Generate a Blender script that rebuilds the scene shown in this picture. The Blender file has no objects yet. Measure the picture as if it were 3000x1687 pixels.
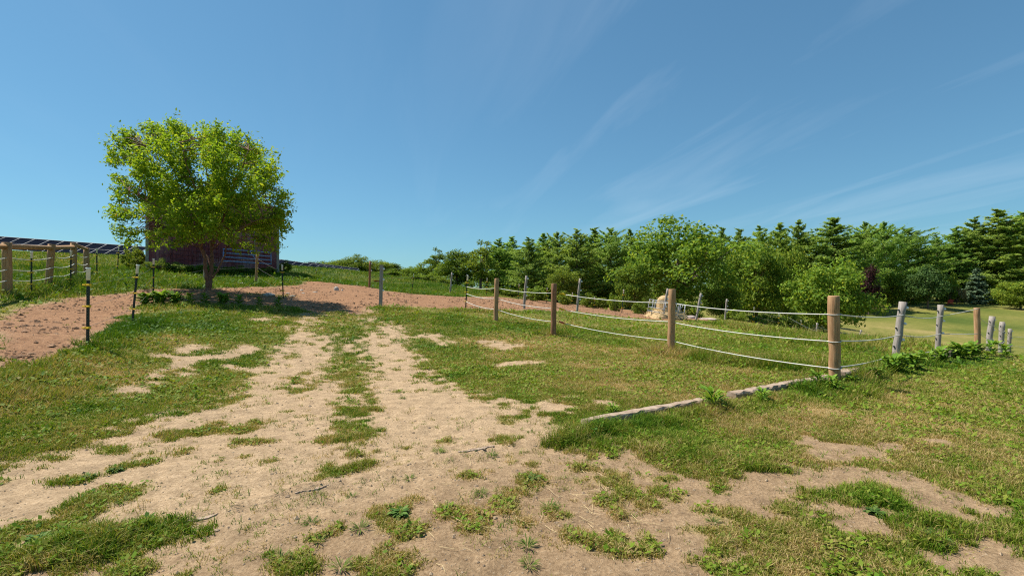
import bpy, math
import numpy as np
from math import radians, sin, cos, pi
from mathutils import Vector

rng = np.random.default_rng(7)
scene = bpy.context.scene
COL = scene.collection

# ------------------------------------------------------------------ measured view of the place
F, CX, CY, EYE = 1400.0, 1500.0, 843.0, 1.5     # survey constants: sight lines from the tripod at 1.5 m


def on_line(px, d):
    return (px - CX) / F * d


def lvl(py, d):
    return EYE - (py - CY) / F * d


# ------------------------------------------------------------------ object helpers
def tag(o, label=None, cat=None, group=None, kind=None):
    if label: o['label'] = label
    if cat: o['category'] = cat
    if group: o['group'] = group
    if kind: o['kind'] = kind
    return o


def empty(name, loc=(0, 0, 0), rot=(0, 0, 0)):
    o = bpy.data.objects.new(name, None)
    o.empty_display_size = 0.2
    COL.objects.link(o)
    o.location = loc
    o.rotation_euler = rot
    return o


def mesh_np(name, verts, faces, mats, smooth=False, attrs=None, mat_idx=None):
    """faces: list of int arrays (M,k)."""
    if not isinstance(faces, (list, tuple)): faces = [faces]
    faces = [np.asarray(f, dtype=np.int32) for f in faces if len(f)]
    verts = np.asarray(verts, dtype=np.float32)
    me = bpy.data.meshes.new(name)
    me.vertices.add(len(verts))
    me.vertices.foreach_set('co', verts.ravel())
    tot = np.concatenate([np.full(len(f), f.shape[1], dtype=np.int32) for f in faces])
    lv = np.concatenate([f.ravel() for f in faces])
    me.loops.add(len(lv))
    me.loops.foreach_set('vertex_index', lv)
    me.polygons.add(len(tot))
    st = np.zeros(len(tot), dtype=np.int32); st[1:] = np.cumsum(tot)[:-1]
    me.polygons.foreach_set('loop_start', st)
    me.polygons.foreach_set('loop_total', tot)
    if mat_idx is not None: me.polygons.foreach_set('material_index', np.asarray(mat_idx, dtype=np.int32))
    me.polygons.foreach_set('use_smooth', np.full(len(tot), smooth, dtype=bool))
    for k, v in (attrs or {}).items():
        a = me.attributes.new(k, 'FLOAT', 'POINT')
        a.data.foreach_set('value', np.asarray(v, dtype=np.float32))
    me.update(calc_edges=True)
    me.validate()
    for m in (mats if isinstance(mats, (list, tuple)) else [mats]): me.materials.append(m)
    return me


def link(name, me, parent=None, loc=None):
    o = bpy.data.objects.new(name, me)
    COL.objects.link(o)
    if parent is not None: o.parent = parent
    if loc is not None: o.location = loc
    return o


def copy_tree(o, parent=None):
    c = o.copy(); COL.objects.link(c)
    if parent is not None: c.parent = parent
    for ch in list(o.children): copy_tree(ch, c)
    return c


class MB:
    """collects shapes for one mesh"""
    def __init__(s): s.v = []; s.q = []; s.t = []; s.n = 0

    def add(s, v, q=None, t=None):
        v = np.asarray(v, dtype=float)
        if q is not None and len(q): s.q.append(np.asarray(q, dtype=np.int64) + s.n)
        if t is not None and len(t): s.t.append(np.asarray(t, dtype=np.int64) + s.n)
        s.v.append(v); s.n += len(v)
        return s

    def box(s, lo, hi):
        x0, y0, z0 = lo; x1, y1, z1 = hi
        v = [(x0,y0,z0),(x1,y0,z0),(x1,y1,z0),(x0,y1,z0),(x0,y0,z1),(x1,y0,z1),(x1,y1,z1),(x0,y1,z1)]
        q = [(0,3,2,1),(4,5,6,7),(0,1,5,4),(1,2,6,5),(2,3,7,6),(3,0,4,7)]
        return s.add(v, q)

    def beam(s, a, b, w, h, up=(0, 0, 1)):
        a = np.array(a, float); b = np.array(b, float)
        d = b - a; d /= np.linalg.norm(d)
        side = np.cross(d, up); side /= np.linalg.norm(side)
        u = np.cross(side, d)
        v = []
        for p in (a, b):
            for sx, sz in ((-1,-1),(1,-1),(1,1),(-1,1)): v.append(p + side*sx*w/2 + u*sz*h/2)
        q = [(0,1,2,3),(7,6,5,4),(0,4,5,1),(1,5,6,2),(2,6,7,3),(3,7,4,0)]
        return s.add(v, q)

    def tube(s, pts, rad, n=8, cap=True, jit=0.0):
        pts = np.asarray(pts, float); m = len(pts)
        rad = np.full(m, rad) if np.isscalar(rad) else np.asarray(rad, float)
        tan = np.gradient(pts, axis=0); tan /= np.linalg.norm(tan, axis=1)[:, None] + 1e-9
        ref = np.array([0.0, 0, 1]) if abs(tan[0][2]) < 0.9 else np.array([1.0, 0, 0])
        V = []
        a = np.cross(tan[0], ref); a /= np.linalg.norm(a)
        for i in range(m):
            a = a - tan[i]*np.dot(a, tan[i]); a /= np.linalg.norm(a)
            b = np.cross(tan[i], a)
            th = np.arange(n)*2*pi/n
            rr = rad[i]*(1 + (rng.normal(0, jit, n) if jit else 0))
            V.append(pts[i] + (np.cos(th)*rr)[:, None]*a + (np.sin(th)*rr)[:, None]*b)
        V = np.concatenate(V)
        Q = [(i*n+j, i*n+(j+1) % n, (i+1)*n+(j+1) % n, (i+1)*n+j) for i in range(m-1) for j in range(n)]
        T = []
        if cap:
            V = np.concatenate([V, pts[:1], pts[-1:]]); c0, c1 = m*n, m*n+1
            for j in range(n):
                T.append((c0, (j+1) % n, j)); T.append((c1, (m-1)*n+j, (m-1)*n+(j+1) % n))
        return s.add(V, Q, T)

    def data(s):
        return np.concatenate(s.v), [np.concatenate(x) for x in (s.q, s.t) if x]

    def build(s, name, mat, parent=None, smooth=False, loc=None):
        v, f = s.data()
        return link(name, mesh_np(name, v, f, mat, smooth), parent, loc)


# ------------------------------------------------------------------ noise
def _hash(ix, iy, seed):
    h = (ix.astype(np.int64)*374761393 + iy.astype(np.int64)*668265263 + seed*974711) & 0xFFFFFFFF
    h = ((h ^ (h >> 13))*1274126177) & 0xFFFFFFFF
    h = h ^ (h >> 16)
    return (h & 0xFFFFFF)/float(0xFFFFFF)


def vnoise(x, y, seed=0):
    ix = np.floor(x); iy = np.floor(y)
    fx = x-ix; fy = y-iy
    ix = ix.astype(np.int64); iy = iy.astype(np.int64)
    u = fx*fx*(3-2*fx); v = fy*fy*(3-2*fy)
    a = _hash(ix, iy, seed); b = _hash(ix+1, iy, seed); c = _hash(ix, iy+1, seed); d = _hash(ix+1, iy+1, seed)
    return (a*(1-u)+b*u)*(1-v)+(c*(1-u)+d*u)*v


def fbm(x, y, sc, seed=0, octv=4, gain=0.5):
    t = 0; amp = 1; s = 0; f = sc
    for o in range(octv):
        t = t + amp*vnoise(x*f+17.3*o, y*f-9.1*o, seed+o*31); s += amp; amp *= gain; f *= 2.03
    return t/s


def sstep(a, b, x):
    t = np.clip((x-a)/(b-a), 0, 1)
    return t*t*(3-2*t)


# ------------------------------------------------------------------ posts (sight-line at base, top, tilt, true height)
# key: (px_base, px_top, py_top, py_base, height)
P = {
 'A': (2446, 2437, 868, 1128, 1.37), 'B': (1966, 1969, 848, 1032, 1.37), 'C': (1621, 1623, 831, 976, 1.37), 'D': (1452, 1456, 816, 940, 1.37),
 'E': (1364, 1370, 806, 906, 1.30), 'Fs': (1115, 1118, 777, 897, 1.45),
 'J': (255, 255, 785, 1006, 1.30), 'I': (387, 397, 775, 940, 1.30), 'H': (448, 450, 758, 872, 1.30), 'G': (830, 826, 776, 878, 1.30),
 'L1': (92, 90, 737, 866, 1.30), 'L2': (207, 207, 735, 846, 1.30), 'L3': (284, 284, 728, 822, 1.30), 'L4': (344, 351, 725, 798, 1.30),
 'W0': (22, 20, 710, 857, 1.40), 'W1': (139, 152, 715, 840, 1.40), 'W2': (215, 216, 712, 820, 1.40), 'W3': (254, 253, 725, 812, 1.40),
 'K1': (750, 754, 738, 827, 1.40), 'K0': (600, 603, 758, 833, 1.20),
 'M1': (923, 928, 788, 826, 1.15), 'M2': (1082, 1085, 765, 841, 1.40), 'M3': (1207, 1212, 803, 858, 1.20), 'M4': (1319, 1324, 797, 858, 1.40),
 'N1': (1535, 1543, 807, 905, 1.40), 'N2': (1690, 1699, 815, 910, 1.40), 'N3': (1940, 1956, 843, 928, 1.40), 'N4': (2039, 2056, 857, 938, 1.40), 'N5': (2124, 2129, 875, 936, 1.30),
 'Q1': (1425, 1427, 815, 866, 1.25), 'Q2': (1518, 1521, 832, 876, 1.20), 'Q3': (1601, 1603, 843, 888, 1.20), 'Q4': (1675, 1677, 857, 901, 1.20), 'Q5': (1741, 1742, 870, 913, 1.20),
 'Q6': (1822, 1831, 848, 922, 1.35),
 'R1': (2206, 2209, 900, 951, 1.25), 'R2': (2280, 2283, 920, 972, 1.25), 'R3': (2346, 2347, 938, 986, 1.25),
 'S1': (2391, 2394, 945, 993, 1.30), 'S2': (2516, 2522, 965, 1010, 1.30), 'S3': (2668, 2669, 985, 1031, 1.25),
 'T1': (2622, 2650, 882, 1068, 1.42), 'T2': (2747, 2757, 892, 1028, 1.42), 'T3': (2864, 2863, 902, 1036, 1.42), 'T4': (2894, 2912, 925, 1039, 1.42), 'T5': (2931, 2939, 942, 1034, 1.42), 'T6': (2955, 2957, 962, 1042, 1.40),
}
PW = {}
ctrl = []
for k, (pb, pt_, ty, by, H) in P.items():
    d = H*F/(by-ty)
    PW[k] = (on_line(pb, d), d, lvl(by, d), on_line(pt_, d)-on_line(pb, d), H)
    ctrl.append(PW[k][:3])

TREE_D = 17.0
for px, py, d in [(612, 852, TREE_D),
    # near field
    (0, 1090, 5.9), (0, 925, 11.0), (0, 1300, 4.35), (900, 1000, 10.7), (1000, 905, 15.6), (1250, 930, 14.4), (700, 1000, 10.2), (1000, 1200, 5.85), (500, 1100, 7.6), (700, 900, 14.4),
    (640, 1180, 6.1), (500, 950, 11.6),
    (400, 800, 21.5), (600, 818, 22.0), (430, 784, 25.5), (815, 800, 28.0), (640, 794, 26.5), (950, 834, 25.0), (950, 866, 19.6), (830, 846, 21.0),
    # crest of the hill
    (200, 742, 48), (-60, 738, 46), (500, 758, 46), (840, 786, 46), (945, 797, 45), (1045, 812, 44), (1160, 832, 42), (1000, 824, 34), (700, 792, 32), (1230, 842, 40),
    (100, 770, 32), (330, 790, 26.5),
    # paddock far side
    (1300, 866, 27.5), (1450, 880, 26.5), (1600, 890, 26.5), (1750, 902, 26), (1880, 922, 25), (1350, 842, 46), (1500, 878, 44), (1700, 918, 38), (1850, 932, 36), (2000, 950, 38), (2120, 950, 42),
    (1500, 1000, 12.2), (1800, 1000, 13.0), (1800, 945, 21), (2050, 965, 18), (2200, 985, 15.4), (2400, 1003, 15.2), (2330, 990, 20), (2300, 1100, 8.0),
    # low meadow and the far lawn
    (2600, 1034, 41), (2420, 962, 54), (2650, 1003, 50), (2700, 950, 70), (2720, 897, 90), (2900, 880, 118), (2650, 880, 114), (2500, 900, 100), (2300, 905, 92), (2950, 1010, 48), (2950, 930, 80),
    # lawn on the near side of the timbers
    (2990, 1200, 6.3), (2970, 1080, 12.0), (2842, 1020, 15.4), (2600, 1069, 9.7), (2990, 1050, 15.5)]:
    ctrl.append((on_line(px, d), d, lvl(py, d)))
ctrl += [(0, -5, 0), (5, 0, 0), (-5, 0, .1), (0, 2.5, 0), (3, 2.5, 0), (-3, 2.6, 0), (2.5, 5, 0), (0.8, 5.1, 0), (5, 4.5, 0), (-1.5, 4, 0),
         (0, -40, 0), (-40, -30, 2.5), (40, -30, -1.5), (-60, 20, 6), (-60, -20, 3.5), (-30, 10, 2.8), (-100, 150, 3.5), (-60, 120, 3.5), (-70, 66, 6.6), (-55, 63, 5.9),
         (-45, 64, 5.2), (-36, 76, 4.4), (-25, 76, 3.1), (-30, 100, 3.0), (60, 20, -5), (70, 60, -5), (120, 100, -2.5), (0, 150, 1), (-18, 90, 2.2), (-10, 62, 1.6), (0, 70, 0), (12, 62, -1), (30, 72, -2.6),
         (60, 160, 0), (150, 150, 0), (-200, 60, 6), (200, 0, -4), (0, 400, 2), (400, 200, 0), (-400, 200, 4), (0, -300, 0), (300, -200, 0), (-300, -200, 2)]
C = np.array(ctrl, float)
CC = 2.6


def _phi(r2): return np.sqrt(r2+CC*CC)


A_ = _phi(((C[:, None, :2]-C[None, :, :2])**2).sum(-1)) - 0*np.eye(len(C))
n_ = len(C)
K = np.zeros((n_+1, n_+1)); K[:n_, :n_] = A_ - 0.15*np.eye(n_); K[:n_, n_] = 1; K[n_, :n_] = 1
W_ = np.linalg.solve(K, np.concatenate([C[:, 2], [0]]))


def base_h(x, y):
    x = np.atleast_1d(np.asarray(x, float)); y = np.atleast_1d(np.asarray(y, float))
    out = np.empty(x.shape).ravel(); xf = x.ravel(); yf = y.ravel()
    for i in range(0, len(xf), 60000):
        r2 = (xf[i:i+60000, None]-C[None, :, 0])**2+(yf[i:i+60000, None]-C[None, :, 1])**2
        out[i:i+60000] = _phi(r2)@W_[:n_]+W_[n_]
    return out.reshape(x.shape)


def hz(x, y): return float(base_h(x, y)[0])


_ds = np.exp(np.linspace(np.log(1.5), np.log(130), 500))


def at(px, py):
    """where the sight line through (px, py) meets the ground"""
    x = (px-CX)/F*_ds; z = lvl(py, _ds); h = base_h(x, _ds)
    i = np.argmax(h >= z)
    if h[i] < z[i]: i = len(_ds)-1
    if i > 0:
        a = z[i-1]-h[i-1]; b = h[i]-z[i]; t = a/(a+b+1e-9)
        d = _ds[i-1]+(_ds[i]-_ds[i-1])*t
    else: d = _ds[0]
    return np.array([(px-CX)/F*d, d])


# ------------------------------------------------------------------ ground cover map (world metres)
GX0, GX1, GY0, GY1, GS = -28.0, 46.0, 0.8, 62.0, 0.09
gx = np.arange(GX0, GX1, GS); gy = np.arange(GY0, GY1, GS)
MX, MY = np.meshgrid(gx, gy)
sh = MX.shape


def poly_sd(poly):
    """signed distance (positive inside) on the map grid"""
    poly = np.asarray(poly); x = MX.ravel(); y = MY.ravel()
    dmin = np.full(x.shape, 1e9); ins = np.zeros(x.shape, bool)
    for i in range(len(poly)):
        a = poly[i]; b = poly[(i+1) % len(poly)]
        e = b-a; t = np.clip(((x-a[0])*e[0]+(y-a[1])*e[1])/(e@e+1e-12), 0, 1)
        dmin = np.minimum(dmin, (x-a[0]-t*e[0])**2+(y-a[1]-t*e[1])**2)
        c = (a[1] > y) != (b[1] > y)
        ins ^= c & (x < (b[0]-a[0])*(y-a[1])/(b[1]-a[1]+1e-12)+a[0])
    return np.where(ins, 1, -1).reshape(sh)*np.sqrt(dmin).reshape(sh)


def line_d(pts):
    pts = np.asarray(pts); d = np.full(sh, 1e9)
    for a, b in zip(pts[:-1], pts[1:]):
        e = b-a; t = np.clip(((MX-a[0])*e[0]+(MY-a[1])*e[1])/(e@e+1e-12), 0, 1)
        d = np.minimum(d, (MX-a[0]-t*e[0])**2+(MY-a[1]-t*e[1])**2)
    return np.sqrt(d)


def px_line(l): return [at(*p) for p in l]


n1 = fbm(MX, MY, 1.1, 3, 5, .6)-.5
n2 = fbm(MX, MY, 3.2, 11, 4, .6)-.5
n3 = fbm(MX, MY, 0.35, 23, 3)-.5
D1 = px_line([(0, 1350), (200, 1290), (350, 1245), (500, 1195), (650, 1180), (720, 1120), (800, 1030), (850, 975), (885, 915), (915, 893), (1065, 890), (1115, 930), (1190, 960), (1200, 1010), (1260, 1070), (1350, 1130),
              (1480, 1165), (1610, 1215), (1680, 1245), (1640, 1290), (1690, 1340), (1830, 1320), (1990, 1390), (2150, 1430), (2150, 1500), (2230, 1687)]) + [np.array([1.2, 1.0]), np.array([-4.5, 1.0]), np.array([-4.2, 3.0])]
sd = poly_sd(D1)
dirt = sstep(-.40, .62, sd + n1*.9 + n2*.35)
cov = 1 - dirt
# sparse growth inside the bare drive
sparse = sstep(.14, .28, n2 + n1*.5)*.42
cov = np.maximum(cov, sparse*dirt)


def stroke(pts, w, val, amp=.6, mode='max', soft=.85):
    """a strip of growth (max) or bare soil (min) along a line on the ground"""
    global cov
    d = line_d(px_line(pts) if len(pts) > 1 else px_line(pts)*2)
    m = sstep(1+soft, 1-soft, d/w + (n2*1.6+n1*.8)*amp*2)
    cov = np.maximum(cov, m*val) if mode == 'max' else cov*(1-m*val)


stroke([(985, 893), (1000, 925), (1010, 970)], .85, .9)
stroke([(1010, 970), (1025, 1040), (1035, 1100)], .42, .8)
stroke([(1035, 1100), (1045, 1200), (1048, 1285)], .22, .75)
stroke([(930, 1400), (1100, 1350)], .06, .8)
stroke([(0, 1655), (200, 1610), (470, 1565)], .22, .95)
stroke([(0, 1570), (150, 1520), (330, 1450)], .20, .6, .9)
stroke([(150, 1400), (420, 1360)], .13, .5, .9)
stroke([(480, 1270), (690, 1260)], .16, .65, .9)
stroke([(1130, 1500), (1200, 1560), (1150, 1670)], .13, .8, .8)
stroke([(1320, 1510), (1400, 1540)], .12, .5, .9)
stroke([(1560, 1390), (1580, 1420)], .09, .9, .6)
stroke([(1600, 1490), (1630, 1510)], .06, .9, .6)
stroke([(830, 1640), (880, 1687)], .1, .8, .8)
stroke([(1680, 1580), (1800, 1600), (1880, 1600)], .12, .6, .9)
stroke([(1720, 1360), (1800, 1420), (1860, 1460)], .22, .62, .9)
stroke([(1250, 1020), (1330, 1060), (1500, 1110)], .55, .55, .9)
stroke([(1300, 990), (1420, 1010), (1560, 1090)], .5, .6, .9)
stroke([(1240, 1100), (1300, 1115)], .25, .8, .7)
stroke([(1440, 1280), (1640, 1270)], .1, .6, .9)
stroke([(1650, 1290), (1800, 1250), (2100, 1190)], .2, 1.0, .3)
# bare spots in the lawns
for l, w in [([(360, 1160), (420, 1110), (560, 1085)], .20), ([(440, 1105), (560, 1050)], .22), ([(480, 1035), (600, 1010)], .25), ([(660, 1040), (720, 1015)], .25), ([(760, 935), (830, 930)], .3), ([(690, 1075), (760, 1090)], .18),
             ([(2250, 1420), (2400, 1350), (2600, 1315)], .17), ([(2400, 1335), (2720, 1290)], .11), ([(2350, 1420), (2480, 1380)], .10), ([(2200, 1460), (2290, 1450)], .16), ([(2660, 1405), (2820, 1460)], .11), ([(2700, 1420), (2780, 1500)], .10),
             ([(2850, 1600), (3000, 1680)], .16), ([(2560, 1560), (2720, 1640)], .12), ([(2500, 1480), (2580, 1500)], .06), ([(1250, 985), (1300, 1000), (1450, 1000)], .35), ([(1440, 1010), (1530, 1015)], .3), ([(1460, 1070), (1560, 1060)], .2), ([(1620, 1180), (1780, 1190)], .2),
             ([(2380, 1290), (2450, 1320)], .1)]:
    stroke(l, w*(.68 if l[0][0] < 1600 else 1.25), .8 if l[0][0] < 1600 else .97, .8, 'min')
for l in ([(1712, 1256), (2062, 1182)], [(2143, 1166), (2345, 1127)], [(1500, 1300), (1712, 1256)]): stroke(l, .12, .95, .3, 'min')
stroke([(1800, 1490), (2000, 1400), (2130, 1430)], .12, .5, .9)
# brown track of worked soil round the paddock
M1 = px_line([(-60, 945), (100, 895), (260, 866), (420, 848), (600, 846), (720, 842), (840, 838), (910, 830), (980, 831), (1060, 838), (1130, 852), (1220, 862), (1400, 869), (1600, 882), (1750, 893), (1880, 908), (2060, 928), (2085, 940),
              (1960, 941), (1860, 930), (1760, 918), (1640, 912), (1540, 908), (1440, 910), (1370, 905), (1260, 902), (1130, 897), (1070, 905), (1040, 918), (990, 909), (905, 918), (880, 905), (850, 900), (700, 890), (560, 884), (420, 886), (380, 915), (310, 975), (180, 1040), (0, 1098), (-80, 1125)])
sdm = poly_sd(M1)
mulch = sstep(-.25, .25, sdm + n1*1.0 + n2*.4)
tree_xy = np.array([on_line(612, TREE_D), TREE_D])
cov = cov*(1-mulch*.97)
# weeds creeping over the track under the tree
stroke([(740, 862), (800, 868), (860, 868)], .3, .55, .9)
n4 = fbm(MX, MY, 8.5, 63, 3, .65)-.5
amp_d = sstep(30, 12, np.hypot(MX, MY))*.55+.45
cov = sstep(.22, .86, cov + (n2*1.9+n4*2.3+n1*.8)*amp_d*(.30+.85*4*cov*(1-cov)))
mulch_only = mulch*(1-cov)
# height of the growth
hgt = np.full(sh, .034)
d_hill = sstep(17.5, 24, np.hypot(MX, MY))
left_side = sstep(1, -5, MX+0*MY)
hgt = hgt + d_hill*left_side*.13
for l, w, h in [([(0, 1000), (250, 1010), (400, 945)], .5, .06), ([(0, 1150), (200, 1000)], .5, .05), ([(330, 905), (560, 899), (860, 908)], .35, .08), ([(20, 860), (140, 850), (260, 830)], 1.0, .14), ([(1090, 905), (1160, 905), (1180, 908)], .35, .15),
                ([(1340, 910), (1480, 915)], .4, .1), ([(1630, 975), (1600, 978)], .25, .10), ([(1930, 1035), (2050, 1050), (2200, 1070), (2420, 1080)], .35, .13), ([(1640, 1290), (1780, 1255)], .16, .06), ([(1740, 1275), (1900, 1240), (2060, 1212), (2400, 1145)], .2, .045),
                ([(2370, 1145), (2440, 1160), (2520, 1135)], .3, .11), ([(2500, 1100), (2700, 1065)], .3, .14), ([(2160, 960), (2350, 980)], 1.0, .25), ([(2390, 1003), (2560, 1006), (2700, 1006)], 1.6, .2), ([(1650, 1290), (2100, 1330), (2230, 1380)], .35, .035), ([(0, 1660), (200, 1620)], .2, .05),
                ([(2560, 1480), (2750, 1600)], .3, .03)]:
    hgt = hgt + h*sstep(1.4, .5, line_d(px_line(l))/w + n2*1.2)
# dryness
dry = np.where(MX < -.8, .475, .54) + n1*.6 + n3*.5 + n2*.45
for l, w, v in [([(1560, 1010), (1800, 1040), (2000, 1110)], 1.6, .26), ([(1600, 940), (1900, 960)], 2.0, .02), ([(1750, 960), (2100, 1000), (2300, 1000)], 2.6, -.12), ([(1500, 930), (1620, 945)], 1.2, .15), ([(300, 1100), (380, 1060), (480, 990)], .5, .2), ([(0, 1180), (260, 1200), (420, 1160)], .7, -.16), ([(0, 1010), (260, 1010), (400, 940)], .7, -.3),
                ([(700, 960), (800, 970)], 1.5, -.08), ([(400, 940), (600, 950)], 1.5, -.2), ([(1720, 1380), (1900, 1480), (1850, 1600)], .4, .14), ([(1350, 1530), (1750, 1550)], .3, .12), ([(1650, 1290), (1900, 1260), (2250, 1320), (2250, 1380)], .35, -.15), ([(2450, 1250), (2900, 1200)], 1.5, .16), ([(2300, 1250), (2600, 1180)], .6, .1),
                ([(2200, 1560), (2500, 1500), (2800, 1650)], .5, -.1), ([(2370, 1145), (2440, 1160), (2520, 1135)], .45, -.32), ([(1740, 1275), (2060, 1212), (2400, 1145)], .3, -.22), ([(2500, 1110), (2700, 1070), (2900, 1045)], .5, -.25), ([(2250, 1000), (2400, 1005)], 1.2, .22), ([(2050, 1060), (2420, 1085)], .5, -.2)]:
    dry = dry + v*sstep(1.5, .4, line_d(px_line(l))/w)
dry = dry - d_hill*left_side*.28
dry = np.where(MX > 14, dry + .06*d_hill, dry)
# soil tone: the trodden foreground is browner than the pale wheel tracks
tone = sstep(5.2, 3.2, MY - .68*(MX+.0))*.75 + n3*.5 + n1*.3


def samp(G, x, y, out):
    u = (x-GX0)/GS; v = (y-GY0)/GS
    ok = (u >= 0) & (u < G.shape[1]-1) & (v >= 0) & (v < G.shape[0]-1)
    ui = np.clip(np.floor(u).astype(int), 0, G.shape[1]-2); vi = np.clip(np.floor(v).astype(int), 0, G.shape[0]-2)
    fu = np.clip(u-ui, 0, 1); fv = np.clip(v-vi, 0, 1)
    r = (G[vi, ui]*(1-fu)+G[vi, ui+1]*fu)*(1-fv)+(G[vi+1, ui]*(1-fu)+G[vi+1, ui+1]*fu)*fv
    return np.where(ok, r, out)


RIDGE = [(at(150, 1625), at(900, 1440)), (at(900, 1440), at(1712, 1256))]
_mc = at(985, 838)
MOUNDS = [(_mc[0]-.6, _mc[1], 1.1, .6, .16), (_mc[0]+1.3, _mc[1]-.3, 1.4, .5, .10), (_mc[0]-2.2, _mc[1]+.5, .9, .5, .09), (tree_xy[0]+.3, tree_xy[1]-.1, .55, .55, .14)]


def gh(x, y):
    """ground height with small relief"""
    x = np.atleast_1d(np.asarray(x, float)); y = np.atleast_1d(np.asarray(y, float))
    h = base_h(x, y)
    for mx, my, a, b, hh in MOUNDS:
        h = h + hh*np.exp(-((x-mx)/a)**2-((y-my)/b)**2)
    for a, b in RIDGE:
        e = b-a; t = np.clip(((x-a[0])*e[0]+(y-a[1])*e[1])/(e@e), 0, 1)
        q = (x-a[0]-t*e[0])*e[1]/np.linalg.norm(e)-(y-a[1]-t*e[1])*e[0]/np.linalg.norm(e)
        dd = (x-a[0]-t*e[0])**2+(y-a[1]-t*e[1])**2
        h = h + .028*np.exp(-dd/.018) - .022*np.exp(-dd/.05)*(q > 0)
    m = samp(mulch_only, x, y, 0.0); c = samp(cov, x, y, 1.0)
    r = np.hypot(x, y); near = sstep(60, 25, r)
    h = h + near*((fbm(x, y, .8, 5, 3)-.5)*.05 + (fbm(x, y, 6, 8, 3)-.5)*.022*(1-c) + m*((fbm(x, y, 2.2, 41, 4, .6)-.5)*.07 + (fbm(x, y, 7, 43, 3, .6)-.5)*.045) + (1-c)*(1-m)*(fbm(x, y, 2.0, 77, 3)-.5)*.035)
    return h


# ------------------------------------------------------------------ materials
def new_mat(name):
    m = bpy.data.materials.new(name); m.use_nodes = True
    nt = m.node_tree; nt.nodes.clear()
    return m, nt, nt.nodes, nt.links


def N(nodes, t, **kw):
    n = nodes.new(t)
    for k, v in kw.items():
        if k.startswith('i_'):
            key = k[2:]
            n.inputs[int(key) if key.isdigit() else key.replace('_', ' ')].default_value = v
        else: setattr(n, k, v)
    return n


def ramp(nodes, stops, interp='LINEAR'):
    r = nodes.new('ShaderNodeValToRGB'); e = r.color_ramp.elements
    r.color_ramp.interpolation = interp
    while len(e) < len(stops): e.new(.5)
    for el, (p, c) in zip(e, stops):
        el.position = p; el.color = (*c, 1) if len(c) == 3 else c
    return r


def mixc(nodes, links, fac, a, b, blend='MIX'):
    m = nodes.new('ShaderNodeMix'); m.data_type = 'RGBA'; m.blend_type = blend
    for sock, v in ((0, fac), (6, a), (7, b)):
        if hasattr(v, 'is_output') or isinstance(v, bpy.types.NodeSocket): links.new(v, m.inputs[sock])
        elif sock == 0: m.inputs[0].default_value = v
        else: m.inputs[sock].default_value = (*v, 1)
    return m.outputs[2]


def noise(nodes, links, vec, scale, detail=4, rough=.6):
    n = N(nodes, 'ShaderNodeTexNoise'); n.inputs['Scale'].default_value = scale; n.inputs['Detail'].default_value = detail; n.inputs['Roughness'].default_value = rough
    if vec is not None: links.new(vec, n.inputs['Vector'])
    return n.outputs['Fac']


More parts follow.
